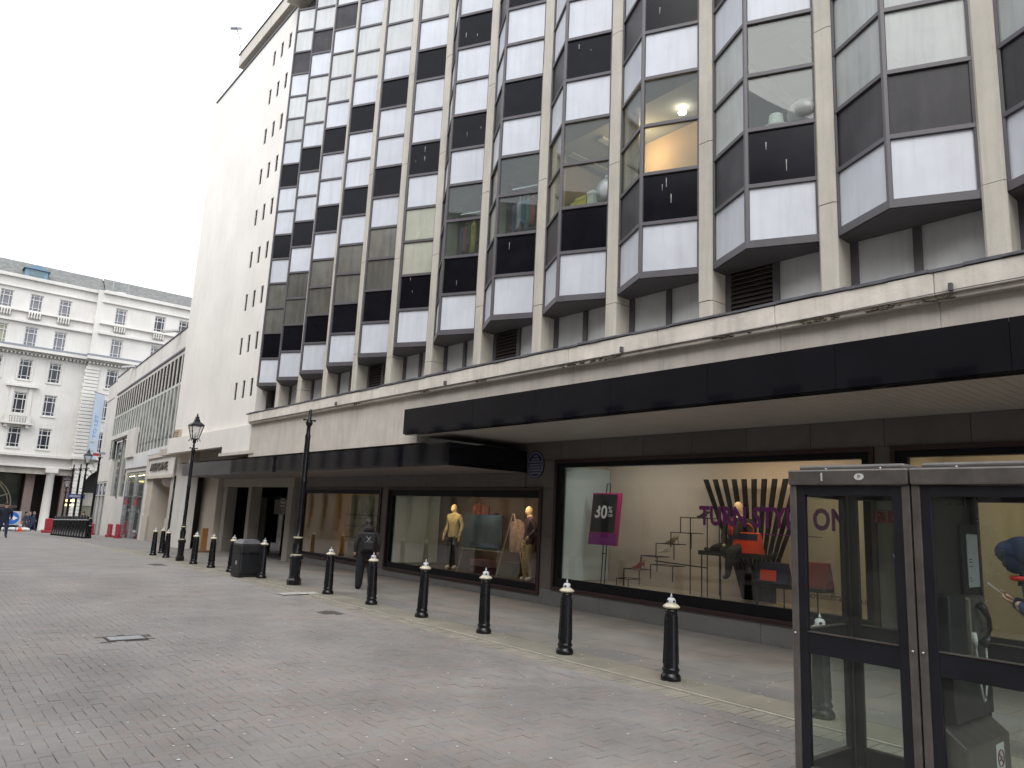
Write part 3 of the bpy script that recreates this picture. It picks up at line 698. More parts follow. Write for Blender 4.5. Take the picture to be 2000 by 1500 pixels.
# entrance recess left of the windows
q = MB()
q.box(11.3, 11.8, 26.1, 34.3, 2.62, 2.97); q.build('entrance_lintel', M('pale_stone_lintel', (.30, .27, .23), .7, .1, 2), store, world=True)
for y0, wd in ((26.2, .45), (30.3, .35), (33.2, .45)):
    q = MB(); q.box(11.3, 11.75, y0, y0+wd, gz(y0)-.05, 2.62); q.build('entrance_pier', M('buff_pier', (.26, .235, .20), .7, .1, 2), store, world=True, bevel=.01)
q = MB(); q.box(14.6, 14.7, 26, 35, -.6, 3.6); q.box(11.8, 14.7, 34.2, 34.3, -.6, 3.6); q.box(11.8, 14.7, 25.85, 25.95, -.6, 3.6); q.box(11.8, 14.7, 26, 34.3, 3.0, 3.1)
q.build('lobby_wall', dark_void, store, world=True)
q = MB()
for y0 in (26.7, 28.5, 30.7, 32.0): q.box(12.3, 12.36, y0, y0+.06, gz(y0), 2.62)
q.box(12.3, 12.36, 26.7, 33.2, 2.2, 2.28); q.build('lobby_door_frame', black_trim, store, world=True)
for y0, y1 in ((26.76, 28.5), (28.56, 30.3), (30.76, 32.0), (32.06, 33.2)):
    q = MB(); q.box(12.32, 12.33, y0, y1, gz(y0), 2.2); q.build('glass_door', glassS, store, world=True)
q = MB(); q.box(11.9, 11.93, 30.75, 32.1, gz(31)+.5, 2.5); o = q.build('directory_board', M('grey_board', (.10, .095, .09), .6), store, world=True)
q = MB()
for k in range(11):
    q.box(11.893, 11.897, 30.95, 31.0+random.uniform(.4, .9), 2.3-.13*k, 2.34-.13*k)
q.build('board_print', M('white_print', (.35, .35, .35), .6), o, world=True)
q = MB(); q.box(12.25, 12.27, 28.7, 30.1, 1.55, 2.15); o = q.build('directory_board', M('grey_board', (.1, .1, .1)), store, world=True)
q = MB()
for k, (a, l) in enumerate([(.5, .14), (.5, .1), (.35, .04), (.2, .04)]): q.box(12.243, 12.247, 29.0, 29.0+a, 2.0-.13*k, 2.0-.13*k+l*.5)
q.build('board_print', MATS['white_print'], o, world=True)
# cream wall and dark door beyond the entrance
q = MB(); q.box(11.1, 11.6, 33.9, 36.0, -.4, 3.6); q.build('cream_pier', cream2, store, world=True, bevel=.01)
FE = lambda u, n, z: (u, 38.3+n, z)
wall_holes(FE, 10.75, 13.5, -.6, 4.3, 0, .3, [(11.40, 12.10, -.6, 1.58)]).build('cream_wall', cream2, store, world=True)
q = MB(); q.box(11.40, 12.10, 38.4, 38.45, -.5, 1.58); q.build('side_door', M('dark_grey_door', (.022, .022, .025), .5), store, world=True)
q = MB(); q.box(11.6, 13.5, 36.0, 38.3, -.5, -.3); q.box(13.3, 13.5, 34.3, 38.3, -.5, 4.2); q.build('recess_side', cream2, store, world=True)
q = MB(); q.box(9.55, 13.5, 32.95, 38.2, 4.0, 4.3); q.box(9.5, 11.1, 32.95, 33.1, 3.5, 4.0); q.build('recess_ceiling', cream2, store, world=True)

# ---------------------------------------------------------------- display contents
exec_later = []
thin_black = M('black_wire_frame', (.012, .012, .012), .5)
def T(nm, loc, label, cat, group=None, rz=0): return empty(nm, loc, rz, label, cat, group)
# 30% poster board on stand
e = T('sale_poster', (12.2, 11.35, .56), 'black and magenta sale poster reading 30% OFF on a thin stand in the shop window', 'poster')
q = MB(); tilt = .08
def ty(y, z): return y+(z-1.9)*(-tilt)
def tp(y, z): return (y+(1.95-z)*.10, z)
pts = [(11.38, 1.42), (10.75, 1.42), (10.75, 2.5), (11.38, 2.5)]
def slab(q, pts, x0, x1, mi=0):
    n_ = len(pts); vs = [(x0, a, b_) for a, b_ in pts]+[(x1, a, b_) for a, b_ in pts]
    q.add(vs, [tuple(range(n_)), tuple(range(2*n_-1, n_-1, -1))]+[(i, n_+i, n_+(i+1) % n_, (i+1) % n_) for i in range(n_)], mi)
def sh(P): return [tp(a, b_) for a, b_ in P]
slab(q, sh([(11.72, 1.38), (11.72, 2.52), (10.88, 2.52), (10.88, 1.38)]), 12.14, 12.19); q.build('poster_back', M('magenta_board', (.42, .02, .14), .5), e, world=True)
q = MB(); slab(q, sh([(11.69, 1.66), (11.69, 2.49), (10.98, 2.49), (10.98, 1.66)]), 12.125, 12.14); q.build('poster_face', M('poster_black', (.012, .012, .014), .5), e, world=True)
q = MB(); slab(q, sh([(11.72, 1.38), (11.72, 1.64), (10.92, 1.64), (10.92, 1.38)]), 12.128, 12.14); q.build('poster_band', M('poster_violet', (.25, .015, .24), .5), e, world=True)
wt = M('poster_white', (.8, .8, .8), .5); up = (0, -.1, 1)
put_text('lettering', text_mesh('30', .40, .004, mat=wt, bold=.008), (12.12, 11.60, 1.98), STREET, up, e)
put_text('lettering', text_mesh('%', .2, .004, mat=wt), (12.12, 11.19, 2.09), STREET, up, e)
put_text('lettering', text_mesh('OFF', .085, .004, mat=wt), (12.12, 11.19, 2.0), STREET, up, e)
q = MB()
for yy in (11.32, 11.42): q.bar((12.2, yy, .56), (12.2, yy-.12, 2.72), .018)
q.bar((12.2, 11.32-.12, 2.72), (12.2, 11.42-.12, 2.72), .018); q.bar((12.2, 11.32-.02, 1.2), (12.2, 11.42-.02, 1.2), .018); q.build('stand', thin_black, e, world=True)
# stepped wire shelf
e = T('stepped_wire_stand', (12.3, 9.9, .56), 'black wire stand of rising steps carrying shoes in the shop window', 'display stand')
X = 12.3
st = [(11.15, .62), (10.75, .66), (10.3, .88), (9.95, 1.2), (9.65, 1.5), (9.35, 1.72), (8.95, 2.04)]
q = MB(); wv = .016
zs_ = [.62, .66, .9, 1.2, 1.51, 1.73, 2.05]; ys_ = [11.1, 10.75, 10.35, 9.98, 9.75, 9.42, 8.92]
yy = 11.05; seq = [(11.05, 10.72, .70), (10.85, 10.42, .92), (10.38, 9.95, 1.22), (10.12, 9.55, 1.06), (9.98, 9.52, 1.50), (9.60, 9.1, 1.74), (9.36, 8.72, 2.05)]
for a, b_, z in seq:
    q.bar((X, a, z), (X, b_, z), wv); q.bar((X+.4, a, z), (X+.4, b_, z), wv)
    for yv in (a, b_):
        q.bar((X, yv, z), (X, yv, z-.3), wv)
    q.bar((X, a, z), (X+.4, a, z), wv); q.bar((X, b_, z), (X+.4, b_, z), wv)
q.bar((X, 8.72, 2.05), (X, 8.72, .56), wv); q.bar((X, 9.12, 2.05), (X, 9.12, .56), wv); q.bar((X, 10.0, 1.14), (X, 8.72, 1.10), wv*1.5)
q.bar((X+.4, 8.72, 2.05), (X+.4, 8.72, .56), wv); q.bar((X, 10.85, .92), (X, 10.85, .56), wv)
q.build('wire_frame', thin_black, e, world=True)
def heel(loc, mt, label, nm='high_heeled_shoes'):
    e = T(nm, loc, label, 'shoes'); 
    for k, dy in enumerate((0, .11)):
        q = MB(); x, y, z = 0, 0, 0
        sec = [(.0, .0, .022, .02), (-.05, .0, .034, .035), (-.11, .0, .030, .06), (-.17, .05, .026, .07), (-.22, .10, .024, .06)]
        pts = [(0, -.0+dy*.3, .018), (0, .06, .02), (0, .12, .05), (0, .18, .10), (0, .23, .13)]
        q.tube([(dy, -a[1], a[2]) for a in pts], [.018, .032, .03, .026, .022], 8)
        q.tube([(dy, -.23, .12), (dy, -.245, .0)], [.014, .005], 6)
        q.tube([(dy, -.2, .14), (dy-.02, -.24, .19), (dy+.02, -.26, .17), (dy, -.22, .13)], .005, 5)
        q.build('shoe', mt, e)
    return e
heel((X+.12, 9.05, 2.06), M('grey_black_leather', (.04, .045, .05), .3), 'dark grey high heeled shoes on the top step of the wire stand')
heel((X+.12, 9.83, 1.51), M('tan_leather', (.3, .22, .13), .4), 'beige high heeled shoes on the middle step of the wire stand')
heel((X+.12, 10.72, .93), M('red_leather', (.35, .015, .02), .35), 'red strappy high heels on a low step of the wire stand')
heel((12.75, 10.25, 1.30), M('white_leather', (.6, .56, .48), .4), 'white high heels set back behind the wire steps')
# fan of black bars
e = T('striped_fan_screen', (12.62, 7.6, .56), 'fan shaped screen of black bars pinched at the middle in the shop window', 'screen')
n_ = 11
for i in range(n_):
    f = i/(n_-1); top = 8.98-f*2.2; mid = 8.30-f*.82; bot = 8.12-f*.62
    q = MB(); wv = .10
    slab(q, [(top+wv/2, 2.83), (top-wv/2, 2.83), (mid-wv*.30, 1.15), (mid+wv*.30, 1.15)], 12.6, 12.64); 
    slab(q, [(mid+wv*.30, 1.15), (mid-wv*.30, 1.15), (bot-wv*.28, .57), (bot+wv*.28, .57)], 12.6, 12.64); q.build('bar', M('fan_black', (.008, .008, .008), .8, spec=.1), e, world=True)
e = T('display_bench', (12.15, 7.9, .56), 'black topped bench on thin legs under the seated mannequin', 'bench')
q = MB(); q.box(11.95, 12.35, 7.35, 8.68, 1.36, 1.44); q.build('bench_top', thin_black, e, world=True)
for yy in (8.62, 8.2, 7.45):
    q = MB(); q.bar((11.98, yy, 1.36), (11.98, yy, .56), .018); q.build('leg', thin_black, e, world=True)
e = T('display_shelf', (12.1, 7.1, .56), 'low black shelf on thin legs holding the navy handbag', 'shelf')
q = MB(); q.box(11.9, 12.3, 6.2, 7.75, .90, .965); q.build('shelf_top', thin_black, e, world=True)
for yy in (6.9, 6.6, 6.3):
    q = MB(); q.bar((11.93, yy, .9), (11.93, yy, .56), .018); q.build('leg', thin_black, e, world=True)
def bag(loc, w, h, d, mt, label, pan=None, panm=None, handle=True):
    e = T('handbag', loc, label, 'bag'); q = MB()
    q.add([(-d/2, -w/2, 0), (d/2, -w/2, 0), (d/2, w/2, 0), (-d/2, w/2, 0), (-d*.2, -w*.44, h), (d*.2, -w*.44, h), (d*.2, w*.44, h), (-d*.2, w*.44, h)], [(0, 3, 2, 1), (4, 5, 6, 7), (0, 1, 5, 4), (1, 2, 6, 5), (2, 3, 7, 6), (3, 0, 4, 7)])
    q.build('bag_body', mt, e, bevel=.012)
    if pan:
        q = MB(); a0, a1, b0, b1 = pan; fx = lambda z: -d/2+(d*.3)*(z/h)-.006
        q.add([(fx(b0*h), a0*w, b0*h), (fx(b0*h), a1*w, b0*h), (fx(b1*h), a1*w, b1*h), (fx(b1*h), a0*w, b1*h), (fx(b0*h)+.005, a0*w, b0*h), (fx(b0*h)+.005, a1*w, b0*h), (fx(b1*h)+.005, a1*w, b1*h), (fx(b1*h)+.005, a0*w, b1*h)], [(0, 3, 2, 1), (4, 5, 6, 7), (0, 1, 5, 4), (1, 2, 6, 5), (2, 3, 7, 6), (3, 0, 4, 7)]); q.build('bag_panel', panm, e)
    if handle:
        q = MB(); q.tube([(0, w*.22*math.cos(a), h+.16*math.sin(a)) for a in [math.pi*k/8 for k in range(9)]], .009, 6); q.build('handle', mt, e)
    return e
navy = M('navy_leather', (.012, .016, .045), .4); orange = M('orange_leather', (.65, .06, .015), .45)
bag((12.05, 7.15, .966), .62, .36, .16, navy, 'navy handbag with an orange front panel on the low shelf', (-.12, .38, .12, .62), orange)
bag((12.1, 7.7, 1.44), .58, .38, .2, orange, 'orange holdall with tan straps and dark top beside the seated mannequin', (-.4, .4, .65, .95), navy)
bag((12.1, 6.35, .966), .42, .42, .2, M('dull_red_leather', (.33, .02, .025), .5), 'plain dull red bucket bag on the low shelf', None, None, False)
bag((12.3, 3.0, 1.0), .5, .5, .22, M('blue_leather', (.02, .11, .30), .45), 'bright blue bucket bag seen through the right phone box', None, None)

# ================================================================== PEOPLE AND MANNEQUINS
def figure(name, J, mats, parent=None, sub=2, waist=None, fat=1.16):
    """J: dict joint -> (pos, radius, material index of the bone ending there); one continuous skinned body"""
    order = list(J.keys()); idx = {k: i for i, k in enumerate(order)}
    par = dict(spine='pelvis', chest='spine', neck='chest', head='neck', crown='head',
        sh_l='chest', el_l='sh_l', wr_l='el_l', ha_l='wr_l', sh_r='chest', el_r='sh_r', wr_r='el_r', ha_r='wr_r',
        hip_l='pelvis', kn_l='hip_l', an_l='kn_l', to_l='an_l', hip_r='pelvis', kn_r='hip_r', an_r='kn_r', to_r='an_r')
    me = bpy.data.meshes.new(name); me.from_pydata([J[k][0] for k in order], [(idx[par[k]], idx[k]) for k in order if k in par], [])
    o = bpy.data.objects.new('tmp_fig', me); C.objects.link(o)
    md = o.modifiers.new('s', 'SKIN'); md.use_smooth_shade = True
    for k in order:
        r = J[k][1]; sv = me.skin_vertices[0].data[idx[k]]; r = r if isinstance(r, tuple) else (r, r); f = fat if k not in ('head', 'crown', 'neck', 'ha_l', 'ha_r') else 1.05; sv.radius = (r[0]*f, r[1]*f)
    me.skin_vertices[0].data[idx['pelvis']].use_root = True
    sb = o.modifiers.new('b', 'SUBSURF'); sb.levels = sub; sb.render_levels = sub
    bpy.context.view_layer.update(); dg = bpy.context.evaluated_depsgraph_get()
    nm = bpy.data.meshes.new_from_object(o.evaluated_get(dg)); bpy.data.objects.remove(o)
    nm.materials.clear()
    for mt in mats: nm.materials.append(mt)
    segs = [(Vector(J[par[k]][0]), Vector(J[k][0]), J[k][2], (J[k][1] if not isinstance(J[k][1], tuple) else J[k][1][0]), k[:2] in ('el', 'wr', 'ha')) for k in order if k in par]
    for p in nm.polygons:
        c = Vector(p.center); best = (1e9, 0, False)
        for a, b_, mi, r, arm in segs:
            d = b_-a; t_ = max(0, min(1, (c-a).dot(d)/max(d.dot(d), 1e-9))); ds = (c-a-d*t_).length/r
            if ds < best[0]: best = (ds, mi, arm)
        mi = best[1]
        if waist is not None and mi in (1, 2) and not best[2]: mi = 1 if c.z > waist else 2
        p.material_index = mi; p.use_smooth = True
    ob = bpy.data.objects.new(name, nm); link(ob, parent); return ob
def stand(h=1.72, arm_l=None, arm_r=None, legs=None, lean=0., M_=dict(), w=1.):
    """joint dictionary facing -y (local); x to the figure's left is +x"""
    s = h/1.75; L0 = lean
    def P(x, y, z): return (x*s*w, (y-L0*max(z-.95, 0))*s, z*s)
    top, trouser, skin, shoe = M_.get('top', 1), M_.get('tr', 2), 0, M_.get('shoe', 3)
    J = dict(pelvis=(P(0, 0, .96), (.155*s*w, .115*s), trouser), spine=(P(0, .01, 1.15), (.145*s*w, .10*s), top), chest=(P(0, .0, 1.36), (.165*s*w, .115*s), top),
        neck=(P(0, -.01, 1.50), (.06*s, .06*s), M_.get('neck', top)), head=(P(0, -.02, 1.60), (.078*s, .092*s), skin), crown=(P(0, -.01, 1.69), (.07*s, .082*s), M_.get('crown', skin)))
    al = arm_l or [(.19, 0, 1.42), (.24, .03, 1.16), (.25, -.05, .92), (.25, -.07, .84)]
    ar = arm_r or [(-.19, 0, 1.42), (-.24, .03, 1.16), (-.25, -.05, .92), (-.25, -.07, .84)]
    for sd_, a in (('l', al), ('r', ar)):
        J['sh_'+sd_] = (P(*a[0]), .07*s, top); J['el_'+sd_] = (P(*a[1]), .052*s, top); J['wr_'+sd_] = (P(*a[2]), .036*s, M_.get('fore', top)); J['ha_'+sd_] = (P(*a[3]), (.038*s, .022*s), skin)
    lg = legs or {'l': [(.10, 0, .88), (.11, -.01, .50), (.12, .03, .09), (.13, -.12, .035)], 'r': [(-.10, 0, .88), (-.11, -.01, .50), (-.12, .03, .09), (-.13, -.12, .035)]}
    for sd_ in 'lr':
        a = lg[sd_]; J['hip_'+sd_] = (P(*a[0]), .10*s*w, trouser); J['kn_'+sd_] = (P(*a[1]), .07*s, trouser); J['an_'+sd_] = (P(*a[2]), .05*s, M_.get('ankle', trouser)); J['to_'+sd_] = (P(*a[3]), (.045*s, .032*s), shoe)
    return J
skin_m = M('skin', (.45, .26, .19), .55, .08, 20); hair_d = M('dark_brown_hair', (.010, .007, .006), .6, .3, 30)
man_m = M('mannequin_skin', (.62, .50, .34), .4, .03, 3)
def cloth(n, c, v=.18): return M(n, c, .85, v, 9, bump=.5, bscale=25)
def hair(parent, h, mt, back=0., vol=1., nm='hair', lean=0):
    s = h/1.75; q = MB()
    y = (.0+.0-lean*.7)*s
    q.ball((0, y+.012*s, 1.69*s), .100*s*vol, seg=14, rings=9, sc=(.92, 1.05, .95))
    q.ball((0, y+.045*s, 1.62*s), .088*s*vol, seg=12, rings=8, sc=(.95, .9, 1.0))
    return q.build(nm, mt, parent)
def face(parent, h, lean=0):
    s = h/1.75; y = (-.11-.0-lean*.62)*s; q = MB()
    q.ball((0, y-.012*s, 1.615*s), .014*s, seg=8, rings=6, sc=(.8, 1.2, 1.5)); q.ball((.078*s, y+.10*s, 1.61*s), .022*s, seg=8, rings=6, sc=(.4, .8, 1.3)); q.ball((-.078*s, y+.10*s, 1.61*s), .022*s, seg=8, rings=6, sc=(.4, .8, 1.3))
    q.build('nose_and_ears', skin_m, parent); q = MB()
    q.ball((.032*s, y+.012*s, 1.64*s), .011*s, seg=8, rings=5); q.ball((-.032*s, y+.012*s, 1.64*s), .011*s, seg=8, rings=5); q.build('eyes', M('eye_dark', (.03, .02, .02), .3), parent)
    q = MB(); q.ball((0, y+.002*s, 1.575*s), .02*s, seg=10, rings=5, sc=(1.2, .5, .3)); q.build('mouth', M('lip', (.35, .12, .10), .5), parent)

# walker with rucksack, seen from behind, on the flags by window 2
e = T('person', (9.0, 16.15, .013), 'person with black rucksack and dark trousers walking away past the shop windows', 'person', rz=R(154))
jk = cloth('dark_maroon_jacket', (.020, .012, .014)); tr_ = cloth('charcoal_trousers', (.010, .011, .015)); sh_ = M('dark_shoes', (.03, .03, .035), .4)
J = stand(1.64, lean=.10, arm_l=[(.18, 0, 1.38), (.24, .02, 1.14), (.25, -.04, .92), (.24, -.07, .85)], arm_r=[(-.18, 0, 1.38), (-.23, .08, 1.15), (-.23, .02, .94), (-.22, -.02, .87)],
    legs={'l': [(.10, 0, .88), (.12, -.06, .50), (.12, -.10, .09), (.14, -.26, .04)], 'r': [(-.10, 0, .88), (-.12, .02, .48), (-.13, .16, .12), (-.15, .02, .04)]}, w=1.22)
for k in ('kn_l', 'kn_r'): J[k] = (J[k][0], .095, J[k][2])
for k in ('an_l', 'an_r'): J[k] = (J[k][0], .080, J[k][2])
for k in ('to_l', 'to_r'): J[k] = (J[k][0], (.055, .045), J[k][2])
figure('body', J, [skin_m, jk, tr_, sh_], e, waist=.86); hair(e, 1.64, hair_d, lean=.10, vol=1.1); face(e, 1.62, .1)
q = MB(); q.tube([(0, .10, 1.36), (0, .04, 1.41), (0, -.03, 1.42)], [.12, .125, .10], 12); q.build('hood', jk, e)
q = MB(); q.box(-.17, .17, .09, .29, .90, 1.36); q.box(-.13, .13, .29, .35, .94, 1.15); q.build('rucksack', M('black_nylon', (.005, .005, .007), .6, .3, 8, bump=.5), e, bevel=.05)
q = MB()
for i, (a, b_) in enumerate([((-.05, 1.26), (.0, 1.2)), ((.0, 1.2), (.06, 1.27)), ((0, 1.2), (-.07, 1.12)), ((0, 1.2), (.07, 1.10)), ((-.04, 1.09), (.04, 1.09))]): q.bar((a[0], .297, a[1]), (b_[0], .297, b_[1]), .009, .006)
q.build('rucksack_emblem', M('reflective_print', (.5, .5, .52), .4), e)
q = MB()
for sx in (-1, 1): q.tube([(sx*.12, .10, 1.34), (sx*.12, .0, 1.42), (sx*.13, -.12, 1.34), (sx*.15, -.11, 1.15), (sx*.16, .08, 1.0)], .018, 6)
q.build('shoulder_strap', MATS['black_nylon'], e)

# mannequins in window 2
def hands(e, pos, rz=0, mt=None, s=1.):
    for px_ in pos:
        q = MB(); x, y, z = px_
        for k in range(4):
            fx_ = -.027+.018*k; l = (.062, .072, .068, .052)[k]
            q.tube([(x+fx_*.4, y-.004*k, z+.02), (x+fx_, y-.006, z-.03), (x+fx_, y-.016, z-.03-l*.55), (x+fx_*.9, y-.032, z-.03-l)], [.011, .0095, .009, .006], 6)
        q.tube([(x, y-.005, z+.02), (x, y-.03, z-.0), (x-.005, y-.05, z-.035)], [.012, .011, .007], 6)
        q.build('hand', mt or skin_m, e)
e = T('mannequin', (12.25, 17.15, .37), 'headless looking mannequin in pale yellow sweater and dark grey trousers in the shop window', 'mannequin', rz=R(-80))
J = stand(1.80, arm_l=[(.2, 0, 1.42), (.29, .05, 1.18), (.30, -.06, .94), (.30, -.08, .86)], arm_r=[(-.2, 0, 1.42), (-.28, .05, 1.18), (-.30, -.06, .94), (-.30, -.08, .86)], M_=dict(neck=0))
figure('body', J, [man_m, cloth('yellow_knit', (.42, .37, .24)), cloth('dark_grey_cloth', (.035, .035, .035)), M('shoe_white', (.6, .6, .6), .5)], e, waist=.90); hands(e, [(.31, -.085, .87), (-.31, -.085, .87)], mt=man_m); q = MB(); q.ball((0, -.03, 1.675), .105, seg=16, rings=12, sc=(.78, .95, 1.22)); q.build('head', man_m, e)
e['label'] = 'mannequin in pale yellow sweater and dark grey trousers at the left of the shop window'
e = T('mannequin', (12.1, 13.75, .37), 'mannequin in plum and navy cardigan, khaki trousers and white trainers by the right window edge', 'mannequin', rz=R(-115))
J = stand(1.80, arm_l=[(.2, 0, 1.42), (.30, .07, 1.19), (.30, -.12, 1.02), (.29, -.17, .95)], arm_r=[(-.2, 0, 1.42), (-.26, .05, 1.18), (-.26, -.05, .94), (-.26, -.07, .86)],
    legs={'l': [(.10, 0, .88), (.13, -.03, .50), (.16, .03, .09), (.18, -.12, .04)], 'r': [(-.10, 0, .88), (-.09, -.06, .50), (-.08, -.02, .09), (-.08, -.17, .04)]}, M_=dict(neck=0))
figure('body', J, [man_m, cloth('plum_navy_knit', (.045, .028, .05)), cloth('khaki_cotton', (.40, .34, .20)), MATS['shoe_white']], e, waist=.90); hands(e, [(.29, -.18, .96), (-.26, -.075, .87)], mt=man_m); q = MB(); q.ball((0, -.03, 1.675), .105, seg=16, rings=12, sc=(.78, .95, 1.22)); q.build('head', man_m, e)
# seated mannequin in window 3
e = T('mannequin', (12.2, 7.95, 1.44), 'seated mannequin in black coat with red scarf on the display bench', 'mannequin')
blk = cloth('black_wool', (.014, .016, .017)); 
J = dict(pelvis=((0, 0, .10), (.16, .15), 1), spine=((0, 0, .28), (.15, .12), 1), chest=((0, 0, .48), (.18, .13), 1), neck=((0, 0, .66), .055, 0), head=((0, 0, .76), (.075, .088), 0), crown=((0, 0, .85), (.068, .078), 0),
    sh_l=((-.02, .19, .56), .07, 1), el_l=((-.10, .26, .32), .055, 1), wr_l=((-.22, .18, .14), .04, 1), ha_l=((-.27, .14, .10), .03, 0), sh_r=((-.02, -.19, .56), .07, 1), el_r=((-.05, -.30, .34), .055, 1), wr_r=((-.10, -.42, .16), .04, 1), ha_r=((-.12, -.47, .10), .03, 0),
    hip_l=((-.03, .12, .08), .11, 1), kn_l=((-.15, .42, .06), .075, 1), an_l=((-.05, .60, -.02), .05, 2), to_l=((-.06, .72, .05), .035, 2), hip_r=((-.03, -.12, .08), .11, 1), kn_r=((-.36, -.05, .02), .085, 1), an_r=((-.34, .02, -.42), .05, 2), to_r=((-.42, .08, -.45), .035, 2))
figure('body', J, [man_m, blk, M('shoe_black', (.015, .015, .017), .3)], e)
q = MB(); q.tube([(-.13, .05, .60), (-.19, .04, .5), (-.20, .03, .32)], [.03, .045, .04], 8); q.build('scarf', M('red_cloth', (.6, .02, .02), .8), e); q = MB(); q.ball((-.01, 0, .82), .10, seg=16, rings=12, sc=(.95, .78, 1.2)); q.build('head', man_m, e)
q = MB(); q.tube([(0, 0, .56), (-.02, .02, .3), (-.10, .12, -.02), (-.16, .16, -.10)], [.19, .19, .2, .17], 12); q.build('coat_skirt', blk, e)
# easels, garments and boxes in window 2
wood = M('pale_wood', (.38, .30, .20), .6, .15, 6)
e = T('poster_easel', (12.0, 15.4, .37), 'wooden easel carrying a blue and teal patterned poster in the shop window', 'easel')
q = MB(); q.box(12.02, 12.04, 14.75, 16.35, 1.02, 1.92); q.build('poster', M('teal_blue_print', (.035, .075, .10), .6, .5, 3), e, world=True)
put_text('lettering', text_mesh('WE\'VE GOT', .13, .003, mat=M('pale_print', (.3, .4, .42), .6)), (12.012, 15.75, 1.72), STREET, (0, 0, 1), e)
put_text('lettering', text_mesh('YOUR LOOK', .13, .003, mat=MATS['pale_print']), (12.012, 15.85, 1.5), STREET, (0, 0, 1), e)
bpy.data.objects.remove([o for o in e.children if o.name.startswith('lettering')][0]); bpy.data.objects.remove([o for o in e.children if o.name.startswith('lettering')][0])
for a, b_ in (((12.0, 16.3, 1.02), (12.0, 16.55, .38)), ((12.0, 14.3, 1.98), (12.0, 14.86, .38)), ((12.0, 14.25, 1.98), (12.0, 13.75, .38))):
    q = MB(); q.bar(a, b_, .022); q.build('leg', wood, e, world=True)
q = MB(); q.box(11.98, 12.06, 14.7, 16.4, 1.0, 1.02); q.build('ledge', wood, e, world=True)
e = T('hanging_clothes', (12.5, 15.0, 2.0), 'red check, pink striped and navy garments hanging behind the poster easel', 'clothes')
for y_, z0, z1, w_, mt in ((16.3, 1.75, 2.25, .75, cloth('red_check', (.15, .05, .042), .5)), (15.6, 1.1, 2.0, .5, cloth('navy_cloth', (.01, .012, .03))), (14.7, 1.0, 1.85, .62, cloth('pale_pink_stripe', (.42, .32, .30), .4)), (14.1, .9, 1.7, .5, cloth('maroon_cloth', (.14, .05, .06)))):
    q = MB(); P = []; n_ = 10
    for i in range(n_+1):
        f = i/n_-.5; P.append((12.5+.03*math.sin(i*2.1), y_+f*w_, z0, z1-.12*abs(f)*2))
    for a, b_ in zip(P[:-1], P[1:]): q.add([(a[0], a[1], a[2]), (b_[0], b_[1], b_[2]), (b_[0], b_[1], b_[3]), (a[0], a[1], a[3]), (a[0]+.04, a[1], a[2]), (b_[0]+.04, b_[1], b_[2]), (b_[0]+.04, b_[1], b_[3]), (a[0]+.04, a[1], a[3])], [(0, 3, 2, 1), (4, 5, 6, 7), (3, 7, 6, 2), (0, 1, 5, 4)])
    q.build('garment', mt, e, world=True)
e = T('folded_boxes', (12.4, 15.6, .37), 'dark red and pink boxes stacked on the floor under the poster easel', 'boxes')
for y_, z_, w_, mt in ((15.8, .37, .9, M('maroon_box', (.12, .04, .04), .6)), (15.8, .56, .9, M('pink_box', (.30, .18, .19), .6)), (14.8, .37, .6, M('olive_bag', (.10, .085, .04), .6))):
    q = MB(); q.box(12.2, 12.6, y_-w_/2, y_+w_/2, z_, z_+.17 if w_ > .7 else z_+.38); q.build('box', mt, e, world=True, bevel=.01)
# window 1: yellow shop lamp and shelves
e = T('wall_lamp', (13.3, 24.0, 1.95), 'glowing square yellow lamp inside the far left shop window', 'lamp')
q = MB(); q.box(-.08, .08, -.12, .12, -.18, .12); q.build('lamp_shade', EM('yellow_glow', (1, .72, .25), 1.1), e); q = MB(); q.box(-.04, .04, -.05, .05, .12, .25); q.build('lamp_cap', thin_black, e)
e = T('glass_screen', (12.4, 22.4, .26), 'green tinted glass shelving behind the far left shop window', 'shelving')
q = MB(); q.box(13.0, 13.03, 22.0, 24.8, .3, 2.4); q.build('screen', M('green_glass_screen', (.28, .30, .17), .3, .4, 2), e, world=True)
for z in (.9, 1.3, 1.7): 
    q = MB(); q.box(12.8, 13.0, 22.1, 24.7, z, z+.02); q.build('shelf', thin_black, e, world=True)
e = T('red_jacket_stand', (13.6, 20.7, .26), 'red and brown garments on a stand inside the lit shop', 'clothes')
q = MB(); q.lathe([(.16, .5), (.2, .9), (.17, 1.25), (.06, 1.34)], 0, 0, 12); q.build('garment', MATS['red_cloth'], e); q = MB(); q.tube([(0, 0, 0), (0, 0, .5)], .02, 6); q.build('pole', thin_black, e)
q = MB()
for k in range(26): q.ball((14.4, 20.5+random.uniform(-.4, 1.2), 1.3+random.uniform(-.12, .2)), random.uniform(.015, .04), seg=6, rings=4)
tag(q.build('small_wall_items', M('dark_red_bits', (.2, .05, .03), .6)), 'small dark red hooks and tags dotted on the lit ochre shop wall', 'wall items', kind='stuff')
# poster in window 4
e = T('window_poster', (12.9, 3.0, 1.3), 'dark grey and blue display poster seen through the right phone box', 'poster')
q = MB(); q.box(13.02, 13.05, 2.2, 3.6, .7, 2.5); q.build('poster_board', M('poster_cream', (.55, .47, .33), .7), e, world=True)
